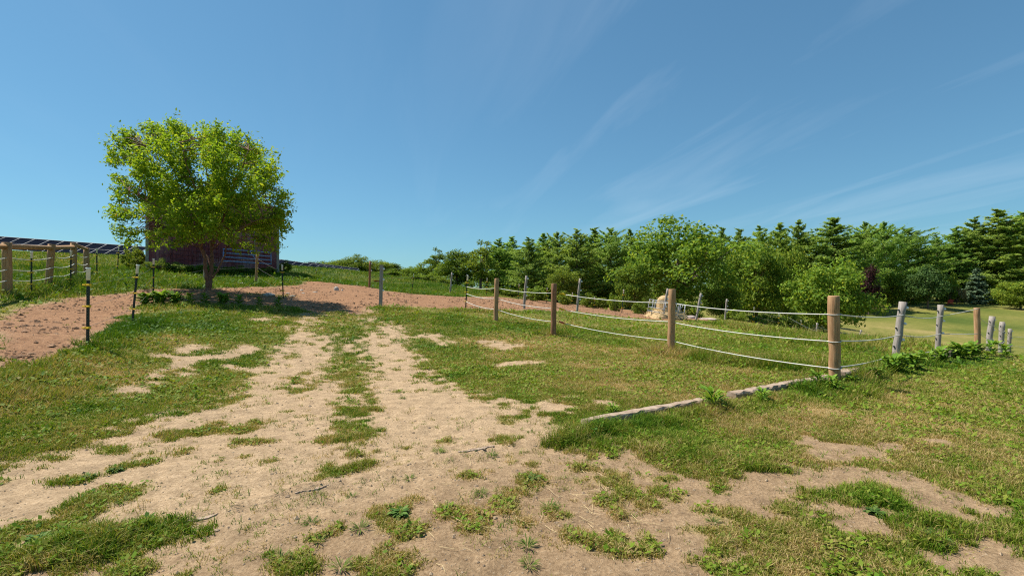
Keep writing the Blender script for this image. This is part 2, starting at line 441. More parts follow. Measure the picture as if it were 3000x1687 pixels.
def ground_material():
    m, nt, nd, lk = new_mat('ground')
    out = N(nd, 'ShaderNodeOutputMaterial'); bs = N(nd, 'ShaderNodeBsdfPrincipled')
    bs.inputs['Roughness'].default_value = .95; bs.inputs['Specular IOR Level'].default_value = .15
    lk.new(bs.outputs[0], out.inputs[0])
    tc = N(nd, 'ShaderNodeTexCoord').outputs['Object']
    def attr(n): a = N(nd, 'ShaderNodeAttribute'); a.attribute_name = n; return a.outputs['Fac']
    cov_, mul_, tone_, dry_ = attr('cov'), attr('mulch'), attr('tone'), attr('dry')
    fine = noise(nd, lk, tc, 42, 6, .7); mid = noise(nd, lk, tc, 7, 5, .65); grit = noise(nd, lk, tc, 160, 3, .7); big = noise(nd, lk, tc, 1.3, 4, .6)
    # sand
    sand = ramp(nd, [(.27, (.25, .168, .094)), (.5, (.405, .287, .172)), (.73, (.54, .405, .262))]); lk.new(fine, sand.inputs[0])
    soil = ramp(nd, [(.27, (.155, .098, .053)), (.5, (.285, .19, .107)), (.76, (.41, .295, .18))]); lk.new(fine, soil.inputs[0])
    c = mixc(nd, lk, tone_, sand.outputs[0], soil.outputs[0])
    mr = ramp(nd, [(.32, (.70, .68, .65)), (.66, (1.14, 1.12, 1.09))]); lk.new(mid, mr.inputs[0])
    c = mixc(nd, lk, 1.0, c, mr.outputs[0], 'MULTIPLY')
    vo = N(nd, 'ShaderNodeTexVoronoi'); vo.inputs['Scale'].default_value = 26; lk.new(tc, vo.inputs['Vector'])
    spk = ramp(nd, [(.10, (1, 1, 1)), (.17, (0, 0, 0))]); lk.new(vo.outputs['Distance'], spk.inputs[0])
    sel = ramp(nd, [(.52, (0, 0, 0)), (.6, (.7, .7, .7))]); lk.new(mid, sel.inputs[0])
    f = N(nd, 'ShaderNodeMath', operation='MULTIPLY'); lk.new(spk.outputs[0], f.inputs[0]); lk.new(sel.outputs[0], f.inputs[1])
    c = mixc(nd, lk, f.outputs[0], c, (.17, .12, .08))
    # worked brown soil
    mu = ramp(nd, [(.28, (.095, .044, .022)), (.42, (.235, .122, .062)), (.60, (.345, .20, .108)), (.76, (.45, .285, .165))]); lk.new(fine, mu.inputs[0])
    mu2 = ramp(nd, [(.3, (.68, .62, .58)), (.65, (1.1, 1.08, 1.05))]); lk.new(mid, mu2.inputs[0])
    muc = mixc(nd, lk, 1.0, mu.outputs[0], mu2.outputs[0], 'MULTIPLY')
    c = mixc(nd, lk, mul_, c, muc)
    # turf floor
    a1 = N(nd, 'ShaderNodeMath', operation='MULTIPLY_ADD'); lk.new(fine, a1.inputs[0]); a1.inputs[1].default_value = .9; lk.new(dry_, a1.inputs[2])
    a2 = N(nd, 'ShaderNodeMath', operation='MULTIPLY_ADD'); lk.new(mid, a2.inputs[0]); a2.inputs[1].default_value = .5; lk.new(a1.outputs[0], a2.inputs[2])
    a3 = N(nd, 'ShaderNodeMath', operation='SUBTRACT'); lk.new(a2.outputs[0], a3.inputs[0]); a3.inputs[1].default_value = .34
    a4 = N(nd, 'ShaderNodeMath', operation='MULTIPLY'); lk.new(cov_, a4.inputs[0]); a4.inputs[1].default_value = .36; a5 = N(nd, 'ShaderNodeMath', operation='SUBTRACT'); lk.new(a3.outputs[0], a5.inputs[0]); lk.new(a4.outputs[0], a5.inputs[1]); a3 = a5
    tr = ramp(nd, [(.1, (.05, .085, .012)), (.4, (.135, .145, .028)), (.65, (.225, .19, .06)), (.95, (.36, .265, .13))]); lk.new(a3.outputs[0], tr.inputs[0])
    bg = ramp(nd, [(.3, (.75, .8, .7)), (.7, (1.2, 1.15, 1.1))]); lk.new(big, bg.inputs[0])
    turf = mixc(nd, lk, 1.0, tr.outputs[0], bg.outputs[0], 'MULTIPLY')
    cn = N(nd, 'ShaderNodeMath', operation='MULTIPLY_ADD'); lk.new(fine, cn.inputs[0]); cn.inputs[1].default_value = .6; lk.new(cov_, cn.inputs[2])
    cm = N(nd, 'ShaderNodeMath', operation='MULTIPLY_ADD'); lk.new(mid, cm.inputs[0]); cm.inputs[1].default_value = .5; lk.new(cn.outputs[0], cm.inputs[2])
    cs = N(nd, 'ShaderNodeMapRange'); cs.inputs['From Min'].default_value = .74; cs.inputs['From Max'].default_value = 1.50; lk.new(cm.outputs[0], cs.inputs[0])
    cr = N(nd, 'ShaderNodeClamp'); lk.new(cs.outputs[0], cr.inputs[0])
    c = mixc(nd, lk, cr.outputs[0], c, turf)
    lk.new(c, bs.inputs['Base Color'])
    bh = N(nd, 'ShaderNodeMath', operation='MULTIPLY_ADD'); lk.new(grit, bh.inputs[0]); bh.inputs[1].default_value = .25; lk.new(fine, bh.inputs[2])
    bp = N(nd, 'ShaderNodeBump'); bp.inputs['Strength'].default_value = .75; bp.inputs['Distance'].default_value = .03
    lk.new(bh.outputs[0], bp.inputs['Height']); lk.new(bp.outputs[0], bs.inputs['Normal'])
    return m


def leaf_material(name, stops, transl=.35, hue_var=.0, attr=None, tboost=(1.25, 1.15, .6), objvar=.25):
    m, nt, nd, lk = new_mat(name)
    out = N(nd, 'ShaderNodeOutputMaterial')
    r = ramp(nd, stops)
    if attr:
        a = N(nd, 'ShaderNodeAttribute'); a.attribute_name = attr; lk.new(a.outputs['Fac'], r.inputs[0])
    else:
        lk.new(N(nd, 'ShaderNodeNewGeometry').outputs['Random Per Island'], r.inputs[0])
    c = r.outputs[0]
    if objvar:
        oi = N(nd, 'ShaderNodeObjectInfo').outputs['Random']
        mr = N(nd, 'ShaderNodeMapRange'); mr.inputs['To Min'].default_value = 1-objvar; mr.inputs['To Max'].default_value = 1+objvar; lk.new(oi, mr.inputs[0])
        hs = N(nd, 'ShaderNodeHueSaturation'); lk.new(mr.outputs[0], hs.inputs['Value']); lk.new(c, hs.inputs['Color'])
        mh = N(nd, 'ShaderNodeMapRange'); mh.inputs['To Min'].default_value = .5+hue_var; mh.inputs['To Max'].default_value = .5-hue_var
        w = N(nd, 'ShaderNodeMath', operation='FRACT'); w2 = N(nd, 'ShaderNodeMath', operation='MULTIPLY'); w2.inputs[1].default_value = 7.31
        lk.new(oi, w2.inputs[0]); lk.new(w2.outputs[0], w.inputs[0]); lk.new(w.outputs[0], mh.inputs[0]); lk.new(mh.outputs[0], hs.inputs['Hue'])
        c = hs.outputs[0]
    df = N(nd, 'ShaderNodeBsdfPrincipled'); df.inputs['Roughness'].default_value = .65; df.inputs['Specular IOR Level'].default_value = .12
    lk.new(c, df.inputs['Base Color'])
    tr = N(nd, 'ShaderNodeBsdfTranslucent')
    lk.new(mixc(nd, lk, 1.0, c, tboost, 'MULTIPLY'), tr.inputs[0])
    mx = N(nd, 'ShaderNodeMixShader'); mx.inputs[0].default_value = transl
    lk.new(df.outputs[0], mx.inputs[1]); lk.new(tr.outputs[0], mx.inputs[2]); lk.new(mx.outputs[0], out.inputs[0])
    return m


def surf(name, base, rough=.7, metal=0.0, var=None, scale=(1, 1, 1), nscale=8, bump=0.0, bdist=.01, stops=None, detail=5, spec=.3):
    """plain or grained surface: noise in object space, stretched by scale"""
    m, nt, nd, lk = new_mat(name)
    out = N(nd, 'ShaderNodeOutputMaterial'); bs = N(nd, 'ShaderNodeBsdfPrincipled'); lk.new(bs.outputs[0], out.inputs[0])
    bs.inputs['Roughness'].default_value = rough; bs.inputs['Metallic'].default_value = metal; bs.inputs['Specular IOR Level'].default_value = spec
    bs.inputs['Base Color'].default_value = (*base, 1)
    tc = N(nd, 'ShaderNodeTexCoord').outputs['Object']
    mp = N(nd, 'ShaderNodeMapping'); mp.inputs['Scale'].default_value = scale; lk.new(tc, mp.inputs[0])
    nz = noise(nd, lk, mp.outputs[0], nscale, detail, .65)
    if stops is None and var:
        stops = [(.3, tuple(b*(1-var) for b in base)), (.7, tuple(min(1, b*(1+var)) for b in base))]
    if stops:
        r = ramp(nd, stops); lk.new(nz, r.inputs[0]); lk.new(r.outputs[0], bs.inputs['Base Color'])
    if bump:
        bp = N(nd, 'ShaderNodeBump'); bp.inputs['Strength'].default_value = bump; bp.inputs['Distance'].default_value = bdist
        lk.new(nz, bp.inputs['Height']); lk.new(bp.outputs[0], bs.inputs['Normal'])
    return m


M_ground = ground_material()
M_grass = leaf_material('grass_blades', [(0, (.05, .122, .008)), (.28, (.13, .228, .014)), (.52, (.21, .24, .031)), (.76, (.32, .27, .080)), (1, (.48, .35, .16))], .3, attr='dry', objvar=0)
M_weed = leaf_material('weed_leaves', [(0, (.085, .19, .02)), (.5, (.17, .29, .034)), (1, (.28, .38, .058))], .36, objvar=.12)
M_tuft = leaf_material('tuft_blades', [(0, (.06, .12, .015)), (.5, (.12, .18, .025)), (.85, (.22, .22, .05)), (1, (.34, .27, .11))], .25, objvar=.1)
M_hero = leaf_material('young_tree_leaves', [(0, (.12, .225, .016)), (.4, (.20, .325, .022)), (.85, (.32, .43, .032)), (.985, (.42, .46, .04)), (1, (.45, .3, .05))], .52, objvar=0)
M_broad = leaf_material('broad_leaves', [(0, (.08, .145, .018)), (.5, (.15, .235, .027)), (.9, (.25, .325, .042)), (1, (.33, .35, .055))], .42, .012, objvar=.2)
M_broad_light = leaf_material('light_broad_leaves', [(0, (.095, .175, .02)), (.5, (.165, .255, .03)), (.9, (.27, .34, .042)), (1, (.36, .37, .055))], .42, .008, objvar=.14)
M_pine = leaf_material('pine_needles', [(0, (.13, .225, .040)), (.5, (.235, .345, .062)), (1, (.34, .435, .09))], .48, .014, tboost=(1.2, 1.2, .7), objvar=.16)
M_spruce = leaf_material('spruce_needles', [(0, (.08, .135, .075)), (.5, (.13, .19, .105)), (1, (.19, .24, .13))], .15, 0, tboost=(1, 1, .8), objvar=.1)
M_dark = leaf_material('dark_broad_leaves', [(0, (.038, .085, .022)), (.5, (.065, .125, .032)), (1, (.12, .185, .05))], .3, 0, objvar=.08)
M_purple = leaf_material('purple_leaves', [(0, (.03, .012, .014)), (1, (.085, .03, .032))], .25, 0, objvar=.1)
M_tan = leaf_material('dry_bush_leaves', [(0, (.20, .14, .06)), (.6, (.33, .23, .11)), (1, (.25, .25, .08))], .2, 0, objvar=.1)
M_bark = surf('bark', (.16, .11, .08), .95, stops=[(.3, (.075, .05, .036)), (.7, (.21, .155, .115))], scale=(6, 6, 1.2), nscale=5, bump=.6, bdist=.03)
M_bark_red = surf('reddish_bark', (.2, .1, .07), .9, stops=[(.3, (.09, .048, .032)), (.7, (.25, .13, .085))], scale=(8, 8, 1.5), nscale=4, bump=.5, bdist=.02)
M_post = surf('treated_round_wood', (.36, .2, .1), .8, stops=[(.22, (.13, .058, .026)), (.42, (.33, .18, .085)), (.6, (.42, .25, .125)), (.78, (.54, .35, .20))], scale=(16, 16, 1.1), nscale=3, bump=.6, bdist=.01)
M_post_dark = surf('dark_round_wood', (.22, .11, .06), .8, stops=[(.25, (.09, .038, .018)), (.5, (.24, .12, .06)), (.75, (.36, .2, .1))], scale=(14, 14, 1.4), nscale=3, bump=.35, bdist=.01)
M_grey = surf('weathered_grey_wood', (.3, .27, .25), .9, stops=[(.25, (.13, .105, .085)), (.5, (.29, .25, .215)), (.75, (.39, .35, .31))], scale=(16, 16, 1.2), nscale=4, bump=.4, bdist=.008)
M_timber = surf('weathered_timber', (.5, .4, .33), .9, stops=[(.25, (.15, .095, .06)), (.5, (.32, .235, .165)), (.75, (.43, .335, .255))], scale=(2.5, 2.5, 10), nscale=4, bump=.5, bdist=.012)
M_steel = surf('dark_green_steel', (.012, .022, .016), .5, var=.3, nscale=20, spec=.4)
M_white = surf('white_plastic', (.78, .78, .77), .45, var=.06, nscale=12)
M_yellow = surf('yellow_plastic', (.72, .47, .02), .45, var=.1, nscale=15)
M_red = surf('red_plastic', (.45, .05, .03), .45, var=.1, nscale=15)
M_rope = surf('white_fence_rope', (.62, .60, .55), .85, var=.2, nscale=90)
M_rope_grey = surf('greyed_fence_rope', (.5, .48, .43), .85, var=.15, nscale=120)
M_wire = surf('thin_wire', (.13, .13, .12), .7, var=.1, nscale=30)
M_galv = surf('galvanised_steel', (.29, .30, .32), .5, .2, var=.2, nscale=14)
M_blue = surf('pale_blue_gate_paint', (.24, .36, .56), .45, .2, var=.2, nscale=10)
M_maroon = surf('maroon_gate_paint', (.13, .03, .035), .5, .1, var=.3, nscale=10)
M_roof = surf('rusty_sheet_roof', (.2, .18, .17), .6, .3, stops=[(.3, (.12, .09, .08)), (.7, (.28, .26, .25))], nscale=3, bump=.2)
M_stone = surf('field_stone', (.42, .38, .33), .9, stops=[(.3, (.25, .22, .19)), (.7, (.56, .51, .45))], nscale=6, bump=.5, bdist=.02)
M_hay = surf('hay', (.55, .38, .17), .95, stops=[(.3, (.26, .155, .07)), (.5, (.50, .35, .175)), (.75, (.64, .48, .27))], nscale=14, bump=.9, bdist=.04)
M_straw = surf('straw', (.6, .46, .24), .8, var=.25, nscale=30)
M_panel = surf('solar_cells', (.010, .013, .022), .6, var=.3, nscale=20, spec=0.0)
M_alu = surf('aluminium_rail', (.11, .125, .14), .6, .0, var=.05)
M_pebble = surf('pebbles', (.34, .27, .2), .9, stops=[(.3, (.15, .10, .065)), (.7, (.44, .33, .21))], nscale=9)
M_clod = surf('soil_clods', (.3, .17, .09), .95, stops=[(.3, (.13, .065, .034)), (.6, (.33, .19, .105)), (.8, (.48, .31, .19))], nscale=6)
M_fungus = surf('pale_stone', (.62, .5, .44), .9, stops=[(.3, (.28, .2, .165)), (.7, (.52, .43, .38))], nscale=5, bump=.4, bdist=.02)


def barn_material():
    m, nt, nd, lk = new_mat('old_red_boards')
    out = N(nd, 'ShaderNodeOutputMaterial'); bs = N(nd, 'ShaderNodeBsdfPrincipled'); lk.new(bs.outputs[0], out.inputs[0])
    bs.inputs['Roughness'].default_value = .85
    tc = N(nd, 'ShaderNodeTexCoord').outputs['Object']
    mp = N(nd, 'ShaderNodeMapping'); mp.inputs['Scale'].default_value = (5, 5, .35); lk.new(tc, mp.inputs[0])
    nz = noise(nd, lk, mp.outputs[0], 1.4, 5, .7); bl = noise(nd, lk, tc, .7, 4, .6)
    r = ramp(nd, [(.25, (.075, .022, .026)), (.5, (.19, .042, .05)), (.66, (.27, .07, .07)), (.85, (.32, .23, .24))]); lk.new(nz, r.inputs[0])
    r2 = ramp(nd, [(.48, (0, 0, 0)), (.72, (.75, .75, .75))]); lk.new(bl, r2.inputs[0])
    c = mixc(nd, lk, r2.outputs[0], r.outputs[0], (.30, .21, .22))
    lk.new(c, bs.inputs['Base Color'])
    return m


M_barn = barn_material()

# ------------------------------------------------------------------ ground
az = np.concatenate([np.linspace(-180, -62, 60)[:-1], np.linspace(-62, 62, 400), np.linspace(62, 180, 60)[1:-1]])*pi/180
rr = np.concatenate([[0.0], np.exp(np.linspace(np.log(.35), np.log(60), 430)), np.exp(np.linspace(np.log(61), np.log(900), 60))])
na = len(az)
R, AZ = np.meshgrid(rr[1:], az, indexing='ij')
X = (R*np.sin(AZ)).ravel(); Y = (R*np.cos(AZ)).ravel()
Z = gh(X, Y)
V = np.concatenate([np.stack([X, Y, Z], 1), [[0, 0, hz(0, 0)]]])
nr = len(rr)-1
i, j = np.meshgrid(np.arange(nr-1), np.arange(na), indexing='ij')
jn = (j+1) % na
Q = np.stack([i*na+j, i*na+jn, (i+1)*na+jn, (i+1)*na+j], -1).reshape(-1, 4)[:, ::-1]
T = np.stack([np.full(na, nr*na), np.arange(na), (np.arange(na)+1) % na], -1)[:, ::-1]
vx, vy = V[:, 0], V[:, 1]
far_dry = np.where(vy > 20, np.where(vx > 12, .46, .22)+.5*(fbm(vx, vy, .10, 61, 4)-.5)*2, .45)
dist_to_edge = sstep(GX0+3, GX0+.5, vx)+0
g_me = mesh_np('ground', V, [Q, T], M_ground, True, {
    'cov': samp(cov, vx, vy, 1.0), 'mulch': samp(mulch, vx, vy, 0.0), 'tone': samp(tone, vx, vy, .3), 'dry': np.clip(samp(dry, vx, vy, far_dry), 0, 1)})
tag(link('ground', g_me), 'sandy drive, brown track and rolling lawns of the paddock', 'ground', kind='structure')


# ------------------------------------------------------------------ grass
def blades(bx, by, bz, h, w, drv, lean=.5, bent=True):
    n = len(bx)
    a = rng.uniform(0, 2*pi, n); l = lean*rng.uniform(.2, 1.2, n)
    dx, dy = np.cos(a), np.sin(a)
    a2 = rng.uniform(0, 2*pi, n); sx, sy = np.cos(a2)*w/2, np.sin(a2)*w/2
    base = np.stack([bx, by, bz-.004], 1)
    mid = base + np.stack([dx*h*l*.35, dy*h*l*.35, h*.6], 1)
    tip = base + np.stack([dx*h*l, dy*h*l, h*(1-.25*l)], 1)
    s = np.stack([sx, sy, np.zeros(n)], 1)
    if bent:
        v = np.stack([base-s, base+s, mid+s*.8, mid-s*.8, tip], 1).reshape(-1, 3)
        o = np.arange(n)*5
        return v, np.stack([o, o+1, o+2, o+3], 1), np.stack([o+3, o+2, o+4], 1), np.repeat(drv, 5)
    v = np.stack([base-s, base+s, tip], 1).reshape(-1, 3)
    o = np.arange(n)*3
    return v, None, np.stack([o, o+1, o+2], 1), np.repeat(drv, 3)


gV, gQ, gT, gD = [], [], [], []
goff = 0


def push(v, q, t, dr):
    global goff
    gV.append(v); gD.append(dr)
    if q is not None: gQ.append(q+goff)
    if t is not None: gT.append(t+goff)
    goff += len(v)


def tufts(n, r0, r1, per, bent, wmin, wk, spread, hmul=1.0, azm=52, power=1.0):
    u = rng.uniform(0, 1, n)
    r = np.exp(np.log(r0)+u*(np.log(r1)-np.log(r0)))
    a = radians(azm)*rng.uniform(-1, 1, n)
    x, y = r*np.sin(a), r*np.cos(a)
    c = samp(cov, x, y, 1.0)
    fine_n = fbm(x, y, 9.0, 51, 3, .6)
    fine2 = fbm(x, y, 4.2, 57, 3, .6)
    keep = (rng.uniform(0, 1, n) < np.clip(c*1.3, 0, 1)) & (fine_n*.6+fine2*.4+.36*c+rng.normal(0, .095, n) > .62)
    x, y, r, c = x[keep], y[keep], r[keep], c[keep]
    h = samp(hgt, x, y, .12)*rng.uniform(.55, 1.5, len(x))*hmul*(0.6+.4*c)*(.45+1.2*fbm(x, y, 2.4, 93, 3, .6)**1.3*1.4)
    dv = samp(dry, x, y, .35)+.8*(fbm(x, y, 5.5, 97, 3, .65)-.5)
    k = per
    xs = np.repeat(x, k)+rng.normal(0, 1, len(x)*k)*np.repeat(spread*(1+.06*r), k)
    ys = np.repeat(y, k)+rng.normal(0, 1, len(x)*k)*np.repeat(spread*(1+.06*r), k)
    hs = np.repeat(h, k)*rng.uniform(.5, 1.2, len(xs))
    rs = np.repeat(r, k)
    z = gh(xs, ys)
    d = np.clip(np.repeat(dv, k)+rng.normal(0, .12, len(xs))+np.repeat(rng.normal(0, .20, len(x)), k), 0, 1)
    push(*blades(xs, ys, z, hs, np.maximum(wmin, wk*rs)*rng.uniform(.7, 1.4, len(xs)), d, .9, bent))
    return len(xs)


def ground_leaves(n, r0, r1, s0, k):
    """flat broad leaves of clover, plantain and ground cover"""
    u = rng.uniform(0, 1, n); r = np.exp(np.log(r0)+u*(np.log(r1)-np.log(r0))); a = radians(52)*rng.uniform(-1, 1, n)
    x, y = r*np.sin(a), r*np.cos(a)
    c = samp(cov, x, y, 1.0)
    keep = rng.uniform(0, 1, n) < np.clip((c-.35)*1.5, 0, 1)*sstep(.42, .60, fbm(x, y, 2.6, 91, 3, .6)+.1)*sstep(.36, .52, fbm(x, y, 7.5, 92, 2, .6)+.06)
    x, y, r = x[keep], y[keep], r[keep]
    n = len(x)
    s = np.maximum(s0, k*r)*rng.uniform(.5, 1.3, n)
    z = gh(x, y)+samp(hgt, x, y, .1)*rng.uniform(.2, .85, n)
    t = rng.uniform(0, 2*pi, n); tilt = rng.normal(0, .45, n)
    d = np.stack([np.cos(t), np.sin(t), tilt], 1); p = np.stack([-np.sin(t), np.cos(t), rng.normal(0, .4, n)], 1)*.38
    c0 = np.stack([x, y, z], 1); s = s[:, None]
    v = np.stack([c0, c0+d*s*.5+p*s, c0+d*s, c0+d*s*.5-p*s], 1).reshape(-1, 3)
    o = np.arange(n)*4
    push(v, np.stack([o, o+1, o+2, o+3], 1), None, np.repeat(np.clip(np.minimum(samp(dry, x, y, .35), .52)-.12+rng.normal(0, .15, n), 0, .72), 4))


tufts(140000, 2.0, 6.5, 6, True, .0045, .0009, .012)
tufts(180000, 5.5, 16, 5, False, .008, .0013, .02)
tufts(150000, 14, 62, 4, False, .012, .0011, .05)
def stray(n, r0, r1, per, hmean):
    r = np.exp(rng.uniform(np.log(r0), np.log(r1), n)); a = radians(52)*rng.uniform(-1, 1, n); x, y = r*np.sin(a), r*np.cos(a)
    c = samp(cov, x, y, 1.0); m = samp(mulch, x, y, 0.0)
    keep = (c < .5) & (m < .2) & (fbm(x, y, 1.3, 81, 3, .6)+rng.normal(0, .07, n)+.25*c > .57)
    x, y, r = x[keep], y[keep], r[keep]; n = len(x); k = per
    sz = np.exp(rng.normal(0, .45, n)); sp = np.repeat(.018*sz, k)
    xs = np.repeat(x, k)+rng.normal(0, 1, n*k)*sp; ys = np.repeat(y, k)+rng.normal(0, 1, n*k)*sp
    h = np.repeat(hmean*sz, k)*rng.uniform(.4, 1.3, n*k)
    d = np.clip(np.repeat(rng.choice([.15, .3, .45, .7, .9], n), k)+rng.normal(0, .1, n*k), 0, 1)
    push(*blades(xs, ys, gh(xs, ys), h, np.maximum(.0035, .0008*np.repeat(r, k))*rng.uniform(.7, 1.4, n*k), d, 1.3, True))


stray(5500, 2.0, 14, 14, .030)
ground_leaves(130000, 2.0, 9, .030, .0055)
ground_leaves(100000, 8, 30, .045, .0050)
gv = np.concatenate(gV); gd = np.concatenate(gD)
tag(link('grass', mesh_np('grass', gv, [np.concatenate(gQ), np.concatenate(gT)], M_grass, False, {'dry': gd})), 'short patchy grass and ground cover of the lawns and verges', 'grass', kind='stuff')
print('grass faces', sum(len(q) for q in gQ)+sum(len(t) for t in gT))


# pebbles and loose crumbs on the bare soil
def pebbles():
    n = 16000
    r = np.exp(rng.uniform(np.log(2.1), np.log(20), n)); a = radians(50)*rng.uniform(-1, 1, n)
    x, y = r*np.sin(a), r*np.cos(a)
    keep = (rng.uniform(0, 1, n) < (1-samp(cov, x, y, 1.0))**2)
    x, y, r = x[keep], y[keep], r[keep]; n = len(x)
    s = np.exp(rng.normal(-5.6, .5, n))*(1+.06*r)
    s = np.minimum(s, .016+.001*r)
    o = np.array([(1, 0, 0), (-1, 0, 0), (0, 1, 0), (0, -1, 0), (0, 0, .7), (0, 0, -.5)], float)
    f = np.array([(0, 2, 4), (2, 1, 4), (1, 3, 4), (3, 0, 4), (2, 0, 5), (1, 2, 5), (3, 1, 5), (0, 3, 5)])
    v = o[None]*(s[:, None, None]*rng.uniform(.6, 1.4, (n, 6, 1)))
    t = rng.uniform(0, pi, n); c, s_ = np.cos(t)[:, None], np.sin(t)[:, None]
    v = np.stack([v[..., 0]*c-v[..., 1]*s_, v[..., 0]*s_+v[..., 1]*c, v[..., 2]], -1)
    v += np.stack([x, y, gh(x, y)+.15*s], 1)[:, None, :]
    F_ = (f[None]+(np.arange(n)*6)[:, None, None]).reshape(-1, 3)
    tag(link('gravel', mesh_np('gravel', v.reshape(-1, 3), F_, M_pebble)), 'small pebbles and soil crumbs strewn over the bare drive', 'gravel', kind='stuff')


pebbles()


def clods():
    n = 60000
    r = np.exp(rng.uniform(np.log(5.5), np.log(32), n)); a = radians(50)*rng.uniform(-1, .7, n)
    x, y = r*np.sin(a), r*np.cos(a)
    keep = (rng.uniform(0, 1, n) < samp(mulch_only, x, y, 0.0)*sstep(.42, .66, fbm(x, y, 1.6, 71, 3, .6)+.08))
    x, y, r = x[keep], y[keep], r[keep]; n = len(x)
    s = np.exp(rng.normal(-4.6, .55, n))*(1+.03*r); s = np.minimum(s, .045)
    o = np.array([(1, 0, 0), (-1, 0, 0), (0, 1, 0), (0, -1, 0), (0, 0, .75), (0, 0, -.5)], float)
    f = np.array([(0, 2, 4), (2, 1, 4), (1, 3, 4), (3, 0, 4), (2, 0, 5), (1, 2, 5), (3, 1, 5), (0, 3, 5)])
    v = o[None]*(s[:, None, None]*rng.uniform(.5, 1.5, (n, 6, 1)))
    v[..., 0] *= 1.6
    t = rng.uniform(0, pi, n); c, s_ = np.cos(t)[:, None], np.sin(t)[:, None]
    v = np.stack([v[..., 0]*c-v[..., 1]*s_, v[..., 0]*s_+v[..., 1]*c, v[..., 2]], -1)
    v += np.stack([x, y, gh(x, y)+.2*s], 1)[:, None, :]
    F_ = (f[None]+(np.arange(n)*6)[:, None, None]).reshape(-1, 3)
    tag(link('soil_clods', mesh_np('soil_clods', v.reshape(-1, 3), F_, M_clod)), 'dark clods and chips of trodden soil over the brown track', 'soil', kind='stuff')


clods()


def straw():
    m = MB()
    spots = [((1750, 1470), .6, 26), ((1720, 1420), .35, 12), ((1800, 1540), .4, 22), ((1480, 1480), .8, 26), ((1350, 1550), .7, 16), ((1500, 1330), .6, 10)]
    for (px, py), sp, n in spots:
        c = at(px, py)
        for _ in range(n):
            x, y = c + rng.normal(0, sp*.45, 2)
            t = rng.normal(-.5, 1.1); L = rng.uniform(.04, .15)
            pts = [(x+cos(t)*L*k+rng.normal(0, .004), y+sin(t)*L*k+rng.normal(0, .004), 0) for k in (-.5, 0, .5)]
            pts = [(p[0], p[1], float(gh(p[0], p[1])[0])+rng.uniform(.006, .022)) for p in pts]
            m.tube(pts, .0012, 4, False)
    tag(m.build('straw', M_straw), 'loose golden straw stalks strewn over the foreground soil', 'straw', kind='stuff')


straw()


# ------------------------------------------------------------------ foliage tools
def unit(v): return v/(np.linalg.norm(v, axis=-1, keepdims=True)+1e-9)


def kites(pos, nrm, size, aspect=.5, droop=.0, axis=None):
    n = len(pos)
    t = rng.normal(0, 1, (n, 3)) if axis is None else axis+rng.normal(0, .35, (n, 3))
    t[:, 2] -= droop
    t = unit(t-nrm*(t*nrm).sum(1, keepdims=True)); b = np.cross(nrm, t)
    s = np.asarray(size)[:, None] if np.ndim(size) else size
    v = np.stack([pos-t*s*.5, pos+b*s*aspect*.5+t*s*.05, pos+t*s*.5, pos-b*s*aspect*.5+t*s*.05], 1).reshape(-1, 3)
    return v, np.arange(n*4).reshape(-1, 4)


def clump_leaves(cent, rad, per, size, aspect=.6, flat=1.0, droop=.3, inner=.35):
    cent = np.asarray(cent); rad = np.asarray(rad)
    c = np.repeat(cent, per, 0); r = np.repeat(rad, per)
    d = unit(rng.normal(0, 1, (len(c), 3)))
    u = rng.uniform(inner**3, 1, len(c))**(1/3)*rng.uniform(.8, 1.15, len(c))
    off = d*(r*u)[:, None]; off[:, 2] *= flat
    nr_ = unit(d*.75+rng.normal(0, .55, (len(c), 3))+np.array([0, 0, .35]))
    return kites(c+off, nr_, size*rng.uniform(.6, 1.35, len(c)), aspect, droop)


def broad_crown(seed, H, W, bot=.18, nclump=70, per=110, leaf=.30, top_pow=2.2, lumps=.18, rad=(.11, .19), mat=None, name='broad'):
    """crown filling bot*H..H, half width W/2"""
    global rng
    keep = rng; rng = np.random.default_rng(seed)
    cz = H*(bot+1)/2; rz = H*(1-bot)/2; rx = W/2
    d = unit(rng.normal(0, 1, (nclump, 3)))
    lob = 1+lumps*np.sin(d[:, 0]*3+seed)*np.cos(d[:, 1]*4+seed*2)+rng.normal(0, lumps*.5, nclump)
    u = rng.uniform(.25, 1, nclump)**.5*.88
    sc = np.abs(d[:, 0:2]).max(1)
    cen = np.stack([d[:, 0]*rx*u*lob, d[:, 1]*rx*u*lob, cz+d[:, 2]*rz*u*np.where(d[:, 2] > 0, lob, 1)], 1)
    # wider below the middle, narrow top
    f = np.clip((cen[:, 2]-bot*H)/(H*(1-bot)), 0, 1)
    k = (1.08-.35*f**top_pow)
    cen[:, 0] *= k; cen[:, 1] *= k
    r = rng.uniform(rad[0], rad[1], nclump)*min(W, H)
    v, q = clump_leaves(cen, r, per, leaf, .65, .8, .2)
    me = mesh_np(name+'_crown', v, q, mat or M_broad)
    tm = MB()
    tm.tube([(0, 0, -.5), (0, 0, 0), (.1, 0, H*.2), (-.05, .1, H*.45), (.05, 0, H*.75)], np.array([.03, .026, .02, .014, .005])*H, 8)
    for c in cen[:: max(1, nclump//14)]:
        z0 = rng.uniform(.2, .5)*H
        tm.tube([(0, 0, z0), (c[0]*.5, c[1]*.5, z0*.45+c[2]*.55), tuple(c)], np.array([.010, .006, .002])*H, 5)
    v, f = tm.data(); tr = mesh_np(name+'_trunk', v, f, M_bark, True)
    rng = keep
    return me, tr, H, W


